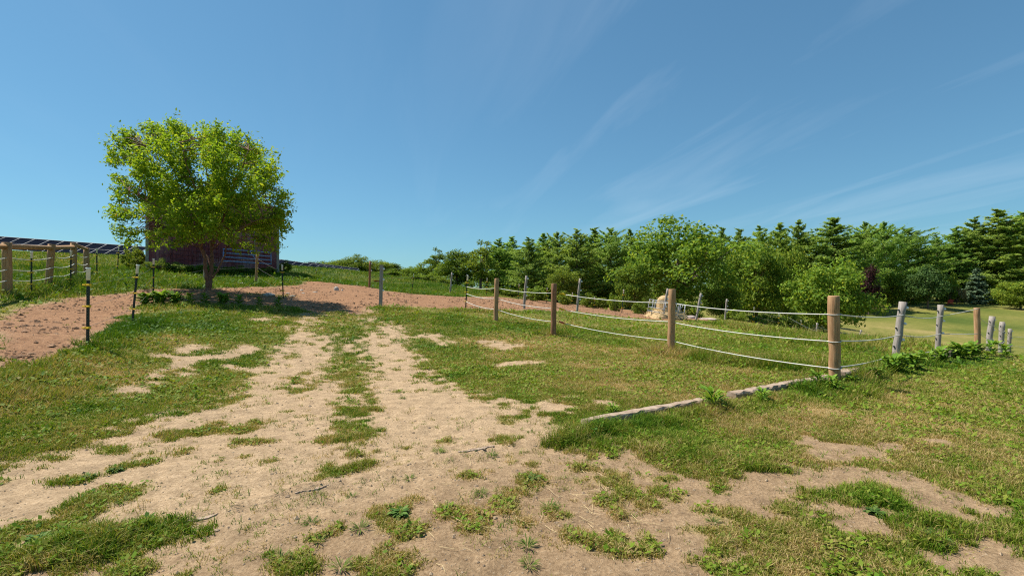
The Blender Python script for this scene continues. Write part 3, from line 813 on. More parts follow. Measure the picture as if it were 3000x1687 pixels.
def pine_crown(seed, H, W, bot=.12, levels=16, leaf=.5, ragged=.3, mat=None, upsweep=.25, topw=.10, name='pine', dens=1.5, shape=.6):
    """whorls of flat plumed branches on a straight trunk"""
    global rng
    keep = rng; rng = np.random.default_rng(seed)
    P_, N_, S_, A_x = [], [], [], []
    tm = MB(); tm.tube([(0, 0, -.5), (0, 0, 0), (0, 0, H*.5), (0, 0, H*.97)], np.array([.017, .015, .009, .002])*H, 7)
    for L in range(levels):
        f = min(1.0, max(0.0, (L+rng.uniform(-.3, .3))/(levels-1)))
        z = H*(bot+(1-bot)*f*.965)
        prof = (1-f)**shape*(1-topw)+topw*(1-f**5)
        if f < .18: prof *= .72+f*1.55
        nb = int(rng.integers(6, 9)) if f < .85 else 5
        a0 = rng.uniform(0, 2*pi)
        for b in range(nb):
            a = a0+b*2*pi/nb+rng.normal(0, .25)
            ln = max(.35, W/2*prof*rng.uniform(1-ragged*1.3, 1+ragged*.6))
            up = upsweep*(.5+f*1.3)+rng.normal(0, .10)
            dirn = np.array([cos(a), sin(a), up]); side = np.array([-sin(a), cos(a), 0])
            z_ = z+rng.normal(0, H/levels*.5)
            if L % 2 == 0 or f < .4:
                tm.tube([(0, 0, z_), tuple(np.array([0, 0, z_])+dirn*ln*.55), tuple(np.array([0, 0, z_])+dirn*ln*.92+np.array([0, 0, .05*ln]))], np.array([.0045, .003, .001])*H, 4, False)
            # each branch carries a few plumes of needle sprays
            for pl in range(5 if ln > W*.18 else 3):
                pt = (.30, .50, .68, .85, 1.0)[pl] if ln > W*.18 else (.4, .7, 1.0)[pl]
                pc = np.array([0, 0, z_])+dirn*(pt*ln)+side*rng.normal(0, .14*ln)
                pr = max(.30, (.23-.025*pl)*ln*rng.uniform(.65, 1.25))
                m = int((9+24*pr/(W*.15))*dens)
                q_ = rng.normal(0, .5, (m, 3))
                p = pc+dirn*(q_[:, :1]*pr*1.15)+side*(q_[:, 1:2]*pr)
                p[:, 2] += q_[:, 2]*pr*.5+.12*pr
                P_.append(p); S_.append(leaf*rng.uniform(.55, 1.35, m))
                N_.append(unit(np.array([0, 0, .5])+rng.normal(0, .55, (m, 3))+dirn*.55+q_*[.2, .2, .5]))
                A_x.append(dirn+side*(q_[:, 1:2])*.9+np.array([0, 0, .3]))
    m = 60; P_.append(np.stack([rng.normal(0, .14, m), rng.normal(0, .14, m), H*rng.uniform(.92, 1.0, m)], 1)); S_.append(leaf*rng.uniform(.5, 1, m)); N_.append(unit(rng.normal(0, 1, (m, 3)))); A_x.append(np.tile([0, 0, 1.0], (m, 1)))
    v, q = kites(np.concatenate(P_), np.concatenate(N_), np.concatenate(S_), .42, 0, np.concatenate(A_x))
    me = mesh_np(name+'_crown', v, q, mat or M_pine)
    v, f = tm.data(); tr = mesh_np(name+'_trunk', v, f, M_bark, True)
    rng = keep
    return me, tr, H, W


KINDS = {
    'round': broad_crown(11, 10, 9, .12, 90, 105, .34),
    'oval': broad_crown(12, 11, 7, .08, 80, 105, .34, name='oval'),
    'oak': broad_crown(13, 13, 12, .10, 130, 110, .36, lumps=.28, rad=(.08, .14), name='oak', mat=M_broad),
    'light': broad_crown(14, 9, 9, .06, 110, 110, .32, rad=(.10, .16), mat=M_broad_light, name='light'),
    'light2': broad_crown(15, 9, 11, .04, 130, 110, .34, top_pow=1.2, rad=(.09, .15), mat=M_broad_light, name='light2'),
    'ragged': broad_crown(16, 11, 6, .15, 55, 95, .32, lumps=.35, rad=(.09, .16), name='ragged'),
    'pine': pine_crown(21, 18, 9.5, .03, 22, .40, .36, dens=2.3),
    'pine2': pine_crown(22, 18, 11, .10, 19, .42, .50, upsweep=.34, name='pine2', topw=.13, dens=2.3),
    'pine3': pine_crown(23, 18, 10.5, .16, 16, .42, .55, upsweep=.5, name='pine3', topw=.28, shape=.5, dens=2.3),
    'lawn': broad_crown(17, 8, 7, .13, 95, 110, .28, rad=(.10, .16), lumps=.1, mat=M_dark, name='lawn'),
    'spruce': pine_crown(24, 9, 5.5, .02, 16, .40, .25, M_spruce, .1, .1, 'spruce', 1.0, .8),
    'bush': broad_crown(31, 3, 3.6, 0, 45, 90, .20, rad=(.13, .2), name='bush'),
    'bush2': broad_crown(32, 3, 4.2, 0, 45, 90, .20, lumps=.35, rad=(.11, .19), mat=M_broad_light, name='bush2'),
    'purple': broad_crown(33, 7, 6, .1, 55, 80, .34, mat=M_purple, name='purple'),
    'tan': broad_crown(34, 3, 5.5, 0, 50, 90, .22, mat=M_tan, name='tan'),
}


def plant(kind, name, px, top, wpx, d, label, cat, group, rot=None, sink=0.0):
    me, tr, H0, W0 = KINDS[kind]
    x = on_line(px, d); zg = hz(x, d)-sink
    h = lvl(top, d)-zg
    w = wpx/F*d*(1.3 if kind.startswith('pine') else .82)
    e = empty(name, (x, d, zg), (0, 0, rng.uniform(0, 2*pi) if rot is None else rot))
    s = w/W0; sz = h/H0
    e.scale = (s, s, sz)
    link('trunk', tr, e); link('crown', me, e)
    tag(e, label, cat, group)
    return e


G_FAR = 'trees on the skyline beyond the hill'
G_W = 'trees of the wood behind the paddock'
G_P = 'tall pines behind the far meadow'
G_S = 'shrubs along the foot of the wood'
TREES = [
 # kind, name, px, top, width, d, label, group
 ('oval', 'broadleaf_tree', 862, 764, 100, 120, 'small distant tree showing just above the right-hand solar panels next to the barn', G_FAR),
 ('round', 'broadleaf_tree', 925, 761, 115, 118, 'small distant tree peeping over the middle of the lower solar row', G_FAR),
 ('round', 'broadleaf_tree', 985, 757, 120, 112, 'low distant tree at the lower end of the solar row', G_FAR),
 ('oak', 'broadleaf_tree', 1040, 746, 165, 104, 'highest rounded tree of the distant skyline group past the solar row', G_FAR),
 ('round', 'broadleaf_tree', 1105, 758, 140, 104, 'rounded distant tree above the thin dark post on the hill', G_FAR),
 ('oval', 'broadleaf_tree', 1152, 769, 110, 106, 'smaller distant tree right behind the square grey gate post', G_FAR),
 ('oval', 'broadleaf_tree', 1188, 784, 95, 112, 'lowest tree in the dip of the skyline', G_FAR),
 ('round', 'broadleaf_tree', 1222, 776, 110, 100, 'dark tree where the skyline dip meets the wood', G_FAR),
 ('ragged', 'broadleaf_tree', 1262, 750, 115, 84, 'slim tree stepping up at the low end of the wood', G_W),
 ('ragged', 'broadleaf_tree', 1286, 730, 85, 78, 'thin pointed tree at the low end of the wood', G_W),
 ('oval', 'broadleaf_tree', 1338, 728, 165, 66, 'dense deep green tree with a dark hollow below, behind the slanted verge post', G_W),
 ('ragged', 'broadleaf_tree', 1408, 708, 120, 64, 'tree with a pale bare trunk between the dense tree and the pines', G_W),
 ('pine2', 'pine_tree', 1462, 702, 120, 68, 'layered pine behind the first brown post of the rope fence', G_W),
 ('pine', 'pine_tree', 1500, 694, 100, 74, 'pine with a small pointed tip over the first grey paddock post', G_W),
 ('pine2', 'pine_tree', 1548, 700, 125, 62, 'broad layered pine behind the first leaning grey paddock post', G_W),
 ('pine', 'pine_tree', 1592, 686, 105, 72, 'first of the spiky topped pines between the two leaning grey posts', G_W),
 ('pine3', 'pine_tree', 1632, 684, 100, 70, 'second of the spiky topped pines, above the dark stained brown post', G_W),
 ('pine2', 'pine_tree', 1690, 675, 135, 66, 'tall pine above the second leaning grey paddock post', G_W),
 ('pine', 'pine_tree', 1742, 669, 120, 72, 'tallest pine of the middle group before the big oak', G_W),
 ('pine3', 'pine_tree', 1790, 672, 120, 68, 'pine with several short tips beside the big oak', G_W),
 ('pine', 'pine_tree', 1845, 674, 95, 72, 'pine half hidden behind the big oak, on its hill side', G_W),
 ('oak', 'oak_tree', 1985, 634, 440, 48, 'largest tree of the wood, a lumpy oak rising behind the hay feeder', G_W),
 ('round', 'broadleaf_tree', 1860, 760, 130, 45, 'lower leafy tree in front of the pines beside the hay feeder', G_W),
 ('round', 'broadleaf_tree', 1650, 782, 120, 52, 'leafy tree under the pines behind the dark stained brown post', G_W),
 ('pine', 'pine_tree', 2115, 668, 90, 74, 'pine just behind the meadow side of the big oak', G_W),
 ('pine', 'pine_tree', 2165, 672, 110, 86, 'pine in the row between the oak and the tallest meadow pine, next to the oak', G_P),
 ('pine2', 'pine_tree', 2225, 668, 130, 88, 'pine above the bright yellow green tree', G_P),
 ('pine', 'pine_tree', 2285, 655, 120, 92, 'pine with two spires behind the yellow green tree', G_P),
 ('pine2', 'pine_tree', 2340, 650, 120, 94, 'slender pine on the oak side of the broad pyramidal pine', G_P),
 ('pine', 'pine_tree', 2440, 640, 200, 90, 'broad pyramidal pine above the tall brown corner post', G_P),
 ('pine3', 'pine_tree', 2535, 655, 110, 96, 'pine with upswept ragged top beside the broad pyramidal pine', G_P),
 ('pine3', 'pine_tree', 2590, 655, 110, 100, 'open pine showing sky between its boughs before the leaning grey post', G_P),
 ('pine3', 'pine_tree', 2660, 672, 170, 104, 'flat crowned pine with a crooked trunk behind the round lawn tree', G_P),
 ('pine2', 'pine_tree', 2745, 695, 110, 112, 'lowest pine in the gap of the far row', G_P),
 ('pine', 'pine_tree', 2800, 668, 110, 112, 'pine right after the gap of the far row', G_P),
 ('pine2', 'pine_tree', 2855, 642, 150, 112, 'tall pine above the second leaning fence post', G_P),
 ('pine', 'pine_tree', 2925, 616, 200, 110, 'tallest and widest pine of the whole far row', G_P),
 ('pine3', 'pine_tree', 3000, 625, 160, 112, 'tall pine cut by the edge of the view', G_P),
 ('pine', 'pine_tree', 3075, 640, 170, 112, 'dark pine mostly outside the view beyond the last one', G_P),
 ('purple', 'purple_leaf_tree', 2545, 776, 90, 82, 'dark purple leaved tree in the shade below the pines', G_P),
 ('light', 'broadleaf_tree', 2215, 715, 230, 58, 'bright yellow green tree between the oak and the spreading lawn tree', G_W),
 ('light', 'broadleaf_tree', 2310, 718, 140, 60, 'yellowish upright crown just behind the spreading lawn tree', G_W),
 ('light2', 'broadleaf_tree', 2430, 755, 320, 50, 'wide spreading light green tree at the edge of the low meadow', G_W),
 ('round', 'broadleaf_tree', 2115, 830, 150, 46, 'dark low tree in the shade between the oak and the yellow green tree', G_W),
 ('lawn', 'broadleaf_tree', 2718, 778, 135, 88, 'small round dark green tree alone on the far lawn', 'trees on the far lawn'),
 ('light2', 'broadleaf_tree', 2990, 818, 165, 92, 'low spreading tree on the far lawn at the edge of the view', 'trees on the far lawn'),
 ('spruce', 'spruce_tree', 2860, 790, 95, 104, 'small blue grey spruce at the edge of the far lawn', G_P),
 ('bush', 'shrub', 2615, 800, 110, 98, 'leafy shrub under the flat crowned pine', G_S),
 ('bush2', 'shrub', 2780, 800, 90, 104, 'yellowish leafy shrub behind the round lawn tree', G_S),
 ('tan', 'dry_shrub', 2802, 838, 72, 103, 'dry tan shrub behind the red garden chair', G_S),
 ('bush', 'shrub', 2675, 838, 100, 100, 'low shrub below the crooked pine trunk', G_S),
 ('bush', 'shrub', 2930, 838, 70, 104, 'low shrub in the pine shade beside the spruce', G_S),
 ('bush2', 'shrub', 1075, 795, 105, 52, 'overgrown thicket behind the thin dark post on the hill', G_S),
 ('bush', 'shrub', 1140, 790, 110, 54, 'overgrown thicket behind the square grey gate post', G_S),
 ('bush', 'shrub', 1205, 806, 100, 52, 'overgrown thicket where the hill dips to the wood', G_S),
 ('bush', 'shrub', 1265, 800, 100, 54, 'dense shrub at the low end of the wood', G_S),
 ('bush2', 'shrub', 1372, 820, 55, 50, 'lit shrub beside the steel post that starts the rope fence', G_S),
 ('bush', 'shrub', 1300, 812, 60, 52, 'shrub behind the slanted grey post on the track verge', G_S),
 ('bush', 'shrub', 1440, 838, 80, 50, 'shrub behind the first brown post of the rope fence', G_S),
 ('bush', 'shrub', 1500, 845, 90, 50, 'shrub under the layered pine behind the first grey paddock post', G_S),
 ('bush2', 'shrub', 1570, 838, 110, 48, 'leafy light shrub between the first grey post and the dark stained post', G_S),
 ('bush', 'shrub', 1660, 856, 100, 46, 'shrub behind the dark stained brown post', G_S),
 ('bush', 'shrub', 1740, 862, 100, 44, 'shrub below the pine beside the second leaning grey post', G_S),
 ('bush2', 'shrub', 1800, 858, 70, 41, 'lit shrub behind the steel post with bright yellow clips', G_S),
 ('bush', 'shrub', 1878, 878, 65, 34, 'small shrub just before the hay feeder', G_S),
 ('bush', 'shrub', 2000, 868, 150, 44, 'dark shrub in the shade under the big oak', G_S),
 ('bush2', 'shrub', 2145, 905, 110, 40, 'shrub behind the last grey paddock post', G_S),
 ('bush', 'shrub', 2240, 915, 130, 46, 'shrub under the yellow green tree', G_S),
 ('bush2', 'shrub', 2330, 900, 110, 46, 'shrub at the foot of the spreading lawn tree', G_S),
]
for k, nm, px, top, w, d, lab, grp in TREES:
    cat = 'shrub' if 'shrub' in nm else 'tree'
    plant(k, nm, px, top, w, d, lab, cat, grp)


def far_woods():
    """the closed wood behind the front rank of trees"""
    r2 = np.random.default_rng(5)
    prof = [(1225, 800), (1290, 765), (1350, 745), (1450, 722), (1560, 712), (1680, 695), (1800, 690), (1900, 690), (2050, 690), (2200, 690), (2350, 680), (2450, 672), (2600, 688), (2720, 722), (2790, 700), (2870, 672), (2950, 655), (3050, 660), (3200, 660)]
    px_, py_ = zip(*prof)
    V_, Q_, o = [], [], 0
    base = {k: KINDS[k] for k in ('pine', 'pine2', 'pine3')}
    arr = {}
    for k, (me, tr, H0, W0) in base.items():
        a = np.empty(len(me.vertices)*3, np.float32); me.vertices.foreach_get('co', a); arr[k] = (a.reshape(-1, 4, 3)[::4], H0, W0)
    for x_ in np.arange(1235, 3150, 26):
        k = ('pine', 'pine2', 'pine3')[int(r2.integers(0, 3))]
        t = (x_-1235)/1900
        d = np.interp(x_, [1235, 1500, 1800, 2200, 2600, 3100], [94, 88, 86, 100, 118, 126])+r2.uniform(-4, 6)
        x = on_line(x_, d); z = hz(x, d); h = lvl(np.interp(x_, px_, py_)+r2.uniform(-4, 26), d)-z
        a, H0, W0 = arr[k]; th = r2.uniform(0, 6.28); sc = h/H0; sw = 115/F*d/W0*r2.uniform(.9, 1.3)
        v = np.stack([(a[..., 0]*cos(th)-a[..., 1]*sin(th))*sw+x, (a[..., 0]*sin(th)+a[..., 1]*cos(th))*sw+d, a[..., 2]*sc+z], -1)
        V_.append(v.reshape(-1, 3))
    v = np.concatenate(V_)
    tag(link('woods', mesh_np('woods', v, np.arange(len(v)).reshape(-1, 4), M_pine)), 'dense evergreen wood closing the view behind the front trees', 'woods', kind='stuff')


far_woods()


# ------------------------------------------------------------------ the young tree before the barn
def hero_tree():
    s = TREE_D/F
    x0, y0 = tree_xy
    z0 = hz(x0, y0)
    e = tag(empty('maple_tree', (x0, y0, z0)), 'bushy yellow green young tree with several stems before the red barn', 'tree')
    def q(px, py, w): return np.array([on_line(px, TREE_D+w)-x0, w, lvl(py, TREE_D+w)-z0])
    stems = [
      [(612, 858, 0, .20), (613, 835, 0, .15), (616, 815, 0, .125), (619, 785, .02, .105), (621, 755, .05, .09), (622, 700, .2, .07), (618, 620, .3, .05), (610, 540, .2, .035), (598, 440, .1, .018)],
      [(611, 845, 0, .13), (606, 815, -.05, .11), (602, 785, -.12, .10), (599, 755, -.2, .09), (588, 722, -.3, .075), (568, 660, -.4, .06), (530, 580, -.5, .04), (480, 500, -.6, .025), (430, 430, -.6, .014)],
      [(618, 780, .05, .07), (604, 745, .2, .06), (585, 715, .5, .05), (530, 680, .9, .035), (440, 640, 1.2, .016)],
      [(622, 815, 0, .06), (640, 785, .05, .05), (656, 752, .15, .045), (663, 715, .2, .04), (700, 640, .3, .03), (770, 560, .4, .014)],
      [(622, 720, .15, .06), (660, 630, -.5, .05), (700, 520, -.8, .03), (725, 440, -.9, .014)],
      [(590, 730, -.3, .06), (598, 640, -1.0, .05), (560, 520, -1.5, .03), (530, 420, -1.6, .014)],
      [(620, 740, .1, .06), (640, 650, 1.0, .05), (660, 540, 1.7, .03), (640, 450, 1.8, .014)],
      [(600, 760, -.2, .05), (570, 680, .9, .04), (500, 560, 1.5, .025), (450, 470, 1.6, .012)],
      [(622, 730, .1, .05), (680, 680, -1.2, .035), (760, 640, -1.6, .02), (810, 600, -1.7, .01)],
      [(570, 660, -.4, .04), (470, 610, -1.2, .025), (380, 560, -1.3, .01)],
    ]
    tm = MB(); sk = []
    for st in stems:
        pts = np.array([q(*p[:3]) for p in st]); rd = np.array([p[3] for p in st])
        k = len(pts); u = np.linspace(0, k-1, (k-1)*4+1); ii = np.minimum(u.astype(int), k-2); f = (u-ii)[:, None]
        pp = pts[ii]*(1-f)+pts[ii+1]*f; rr_ = rd[ii]*(1-f[:, 0])+rd[ii+1]*f[:, 0]
        pp[1:-1] = (pp[:-2]+pp[1:-1]*2+pp[2:])/4
        pp[1:] += rng.normal(0, .015, pp[1:].shape)
        tm.tube(pp, rr_*.6, 9); sk.append(pp[3:])
    sk = np.concatenate(sk)
    out = np.array([(328, 460), (345, 415), (392, 390), (440, 394), (500, 388), (560, 396), (620, 392), (660, 412), (715, 420), (745, 460), (785, 470), (815, 505), (800, 550), (822, 590), (838, 580), (838, 640), (826, 690), (790, 715), (740, 722), (690, 712), (650, 720),
                    (600, 700), (560, 712), (500, 708), (455, 702), (430, 660), (390, 640), (345, 650), (325, 610), (360, 575), (335, 540), (392, 505), (338, 478)], float)
    out = np.insert(out, 5, [(590, 412)], 0); out = np.insert(out, 4, [(472, 412)], 0); out[:, 0] = 588+(out[:, 0]-588)*.95
    def inside(p):
        x, y = p; c = False
        for a, b in zip(out, np.roll(out, -1, 0)):
            if (a[1] > y) != (b[1] > y) and x < (b[0]-a[0])*(y-a[1])/(b[1]-a[1])+a[0]: c = not c
        return c
    cen, rad = [], []
    while len(cen) < 265:
        p = (rng.uniform(310, 860), rng.uniform(365, 725))
        if not inside((p[0], p[1]+16)): continue
        e_ = ((p[0]-590)/275)**2+((p[1]-555)/185)**2
        dep = 2.3*math.sqrt(max(.04, 1-min(e_, 1)))
        t = rng.uniform(-1, 1); t = math.copysign(abs(t)**.6, t)
        # lower middle hangs open around the stems
        if p[1] > 690 and 560 < p[0] < 690 and rng.uniform() < .6: continue
        cen.append(q(p[0], p[1], t*dep)); rad.append(rng.uniform(.20, .42))
    for p in [(338, 662), (352, 680), (372, 690), (395, 683), (330, 610), (320, 455), (326, 470), (385, 388), (440, 384), (840, 585), (846, 575), (842, 650), (822, 712), (815, 690), (325, 440), (335, 408), (356, 395), (415, 384), (470, 384), (520, 382), (590, 386), (640, 388), (690, 395), (735, 430), (770, 455), (800, 490), (820, 520), (828, 560), (848, 600), (846, 625), (840, 670), (800, 722), (745, 730), (690, 722), (455, 715), (500, 716), (425, 690), (335, 520), (345, 560), (318, 480), (325, 628), (350, 700), (380, 700)]:
        for _ in range(2): cen.append(q(588+(p[0]-588)*.965+rng.normal(0, 7), p[1]+rng.normal(0, 5), rng.normal(0, .4))); rad.append(.2)
    cen = np.array(cen); rad = np.array(rad)
    for c, r in zip(cen, rad):
        j = np.argmin(((sk-c)**2).sum(1)+np.maximum(0, sk[:, 2]-c[2])*.8)
        a = sk[j]; m_ = (a+c)/2+np.array([0, 0, .12])+rng.normal(0, .05, 3)
        tm.tube([a, m_, c], [.014, .010, .004], 4, False)
    v, f = tm.data(); link('trunk', mesh_np('trunk', v, f, M_bark_red, True), e)
    per = np.where(rad < .2001, 60, 190)
    c = np.repeat(cen, per, 0); r = np.repeat(rad, per)
    d = unit(rng.normal(0, 1, (len(c), 3)))
    off = d*(r*rng.uniform(.05, 1, len(c))**.45*rng.uniform(.8, 1.3, len(c)))[:, None]
    ow = unit(c-np.array([0, 0, 2.6])+rng.normal(0, .25, c.shape)); al = (off*ow).sum(1, keepdims=True)
    off = (off-ow*al)*.78+ow*al*1.75
    nr_ = unit(d*.4+rng.normal(0, .6, (len(c), 3))+np.array([0, 0, .55]))
    v, qd = kites(c+off, nr_, .125*rng.uniform(.45, 1.4, len(c)), .40, .5)
    link('crown', mesh_np('crown', v, qd, M_hero), e)


hero_tree()


# ------------------------------------------------------------------ barn
def barn():
    L = np.array([on_line(430, 25.0), 25.0]); Rr = np.array([on_line(815, 28.1), 28.1])
    wd = np.linalg.norm(Rr-L); u = (Rr-L)/wd
    ang = math.atan2(u[1], u[0])
    zb = min(hz(*L), hz(*Rr))-.3
    e = tag(empty('barn', (L[0], L[1], zb), (0, 0, ang)), 'old dark red board barn behind the young tree', 'barn')
    dep, eave, ridge = 9.0, 4.0, 5.0
    m = MB()
    # front boards, each a strip of its own depth up to the gable line
    n = 34; bw = wd/n
    top = lambda x: eave+(ridge-eave)*(1-abs(x/wd-.5)*2)
    for k in range(n):
        x0, x1 = k*bw+.004, (k+1)*bw-.004; dy = -.02-rng.uniform(0, .012)
        z0, z1 = top(x0), top(x1); bz = rng.uniform(0, .06)
        v = [(x0, dy, bz), (x1, dy, bz), (x1, dy, z1), (x0, dy, z0), (x0, .04, bz), (x1, .04, bz), (x1, .04, z1), (x0, .04, z0)]
        m.add(v, [(0, 1, 2, 3), (1, 5, 6, 2), (4, 0, 3, 7), (5, 4, 7, 6), (0, 4, 5, 1)], None)
    m.box((0, .05, 0), (.08, dep, eave)); m.box((wd-.08, .05, 0), (wd, dep, eave))
    m.add([(0, dep, 0), (wd, dep, 0), (wd, dep, eave), (wd/2, dep, ridge), (0, dep, eave)], None, [(2, 1, 0), (2, 0, 4), (2, 4, 3)])
    m.build('wall', M_barn, e)
    r = MB()
    for s in (0, 1):
        xa, xb = (-.3, wd/2) if s == 0 else (wd+.3, wd/2)
        za = eave-.3*(ridge-eave)/(wd/2)
        v = [(xa, -.3, za+.03), (xb, -.3, ridge+.03), (xb, dep+.3, ridge+.03), (xa, dep+.3, za+.03), (xa, -.3, za+.09), (xb, -.3, ridge+.09), (xb, dep+.3, ridge+.09), (xa, dep+.3, za+.09)]
        r.add(v, [(0, 1, 2, 3), (4, 5, 6, 7), (0, 1, 5, 4), (2, 3, 7, 6), (0, 3, 7, 4)])
    r.build('roof', M_roof, e)
    for x in (-.05, wd-.09):
        c = MB().box((x, -.06, 0), (x+.14, -.036, eave-.02)); c.build('corner_board', M_grey, e)
    mid = MB().box((wd*.80, -.05, 1.6), (wd*.80+.05, -.035, eave)); mid.build('batten', M_grey, e)
    # gates stored against the wall
    def gate(name, x0, x1, z0, z1, nb, mat, label, tilt, ups, brace):
        g = tag(empty(name), label, 'gate')
        g.location = e.matrix_basis @ Vector((x0, -.42, z0)) if False else (L[0]+u[0]*x0+u[1]*.42, L[1]+u[1]*x0-u[0]*.42, zb+z0)
        g.rotation_euler = (0, 0, ang)
        w = x1-x0; h = z1-z0
        for k in range(nb):
            zz = h*k/(nb-1)
            MB().tube([(0, -.02+.25*zz/h, zz+tilt*0), (w, -.02+.25*zz/h, zz+tilt)], .028, 7).build('rail', mat, g, True)
        for f in ups:
            MB().tube([(w*f, -.05, tilt*f), (w*f, .2, h+tilt*f)], .02, 6).build('upright', mat, g, True)
        for a, b in brace:
            MB().tube([(w*a, .21, h*.95+tilt*a), (w*b, -.05, 0.02+tilt*b)], .018, 6).build('brace', mat, g, True)
    gate('metal_gate', wd*.17, wd*.52, 1.0, 2.0, 5, M_maroon, 'maroon tube gate leaning on the barn wall behind the weeds', -.15, (0, .45, 1), [(.72, .62), (.82, .9)])
    gate('metal_gate', wd*.55, wd*.94, .95, 1.62, 4, M_blue, 'pale blue tube gate leaning on the barn wall behind the tree stems', -.12, (.01, .99), [(.55, .72)])


barn()


# ------------------------------------------------------------------ solar rows on the hill
def solar(pxs, tops, ds, vec, npan, label, h_leg):
    a = np.array([on_line(pxs[0], ds[0]), ds[0], lvl(tops[0], ds[0])]); b = np.array([on_line(pxs[1], ds[1]), ds[1], lvl(tops[1], ds[1])])
    vec = np.array(vec, float)
    e = tag(empty('solar_array', tuple(a)), label, 'solar panels', 'solar rows on the hill')
    row = b-a
    nrm = unit(np.cross(row, vec)); nrm = nrm*np.sign(nrm[2])
    for k in range(npan):
        p0 = row*(k+.03)/npan; p1 = row*(k+.97)/npan
        m = MB(); t = nrm*.05
        v = [p0, p1, p1-vec, p0-vec, p0-t, p1-t, p1-vec-t, p0-vec-t]
        m.add(v, [(3, 2, 1, 0), (4, 5, 6, 7), (0, 1, 5, 4), (1, 2, 6, 5), (2, 3, 7, 6), (3, 0, 4, 7)])
        pn = m.build('panel', M_panel, e)
        g = MB()
        g.beam(p0-vec*.5+nrm*.006, p1-vec*.5+nrm*.006, .03, .012, nrm)
        g.build('seam', M_alu, pn)
    r = MB(); r.beam(nrm*.03, row+nrm*.03, .05, .04, nrm)
    for k in range(npan+1):
        p = row*k/npan; r.beam(p+nrm*.012, p-vec+nrm*.012, .06, .05, nrm)
    r.build('frame', M_alu, e)
    for k in range(0, npan+1, 2):
        p = row*min(max(k, .2), npan-.2)/npan-vec*.5
        w = p+a
        MB().tube([p-nrm*.05, (p[0], p[1], hz(w[0], w[1])-a[2]-.3)], .07, 6).build('leg', M_galv, e)


solar((-70, 438), (688, 724), (61, 63), (.6, 2.3, 1.5), 12, 'dark solar panel row along the hill crest behind the wooden rail pen', 1)
solar((800, 1050), (757, 793), (74, 74), (.85, 2.3, 1.30), 11, 'dark solar panel row sloping down the hill past the barn', 1)
solar((905, 1052), (768, 787), (86, 86), (.85, 2.3, 1.2), 6, 'second solar panel row showing as a thin strip behind the sloping one', 1)


# ------------------------------------------------------------------ fence posts
def tpost_proto():
    e = empty('steel_fence_post')
    m = MB()
    m.box((-.022, -.004, -.25), (.022, .004, 1.3)); m.box((-.005, .004, -.25), (.005, .034, 1.3))
    for k in range(24):
        z = .06+k*.05; m.box((-.008, -.010, z), (.008, -.0035, z+.018))
    m.build('shaft', M_steel, e)
    c = MB().tube([(0, .008, 1.10), (0, .008, 1.285), (0, .008, 1.29), (0, .008, 1.31)], [.030, .030, .036, .034], 10)
    c.build('cap', M_white, e, True)
    for z in (1.02, .66, .30):
        i = MB().box((-.032, -.016, z-.018), (.032, .04, z+.018)); i.tube([(.02, -.03, z), (.085, -.03, z)], .013, 6); i.tube([(-.085, -.02, z), (-.02, -.02, z)], .013, 6)
        i.build('clip', M_yellow, e)
    return e


TP = tpost_proto()
tp_used = [False]


def tpost(key, label, rz=0.0, group='steel fence posts with white caps', sc=1.0, clips=None):
    x, y, z, lx, H = PW[key]
    o = TP if not tp_used[0] else copy_tree(TP); tp_used[0] = True
    z = float(gh(x, y)[0])
    o.location = (x, y, z); o.rotation_euler = (rng.normal(0, .015), math.atan2(lx, H), rz)
    h = lvl(P[key][2], y)-z
    o.scale = (1.0, 1.0, h/1.3)
    tag(o, label, 'fence post', group)
    return o


TPL = {
 'J': 'tallest steel post with white cap, standing where the lawn meets the brown track',
 'I': 'leaning steel post with white cap between the big leafy weed patch and the brown track',
 'H': 'steel post with white cap behind the big leafy weed patch',
 'G': 'steel post with white cap at the end of the grassy bank past the young tree',
 'L1': 'steel post with white cap and red hooks beside the tilted post of the wooden pen',
 'L2': 'steel post with white cap in front of the third post of the wooden pen',
 'L3': 'steel post with white cap in long grass just past the wooden pen',
 'L4': 'leaning steel post with white cap up the slope below the solar row',
 'M1': 'small steel post on the grass slope under the lower solar row',
 'M3': 'small steel post in long grass before the thicket at the skyline dip',
 'E': 'slim green steel post with white cap where the white ropes begin',
 'Q1': 'small white capped post before the wood, seen just left of the first brown rope post',
 'Q2': 'small white capped post before the wood, by the first grey paddock post',
 'Q3': 'small white capped post before the wood, next to the dark stained brown post',
 'Q4': 'small white capped post before the wood, next to the second leaning grey post',
 'Q5': 'small white capped post standing in the shade between track and wood',
 'Q6': 'leaning steel post with bright yellow clips between grey post and hay feeder',
 'R1': 'steel post with yellow clips in weeds past the last grey paddock post',
 'R2': 'steel post with yellow clips on the bank below the yellow green tree',
 'R3': 'steel post with white cap on the bank below the spreading tree',
}
for k, lab in TPL.items(): tpost(k, lab, rng.normal(0, .25))


def stick_base(o, key, h0):
    x, y, z, lx, H = PW[key]
    z = float(gh(x, y)[0])
    o.location = (x, y, z)
    o.rotation_euler = (rng.normal(0, .01), math.atan2(lx, H), rng.uniform(-.3, .3))
    o.scale = (1, 1, (lvl(P[key][2], y)-z)/h0)
    return o


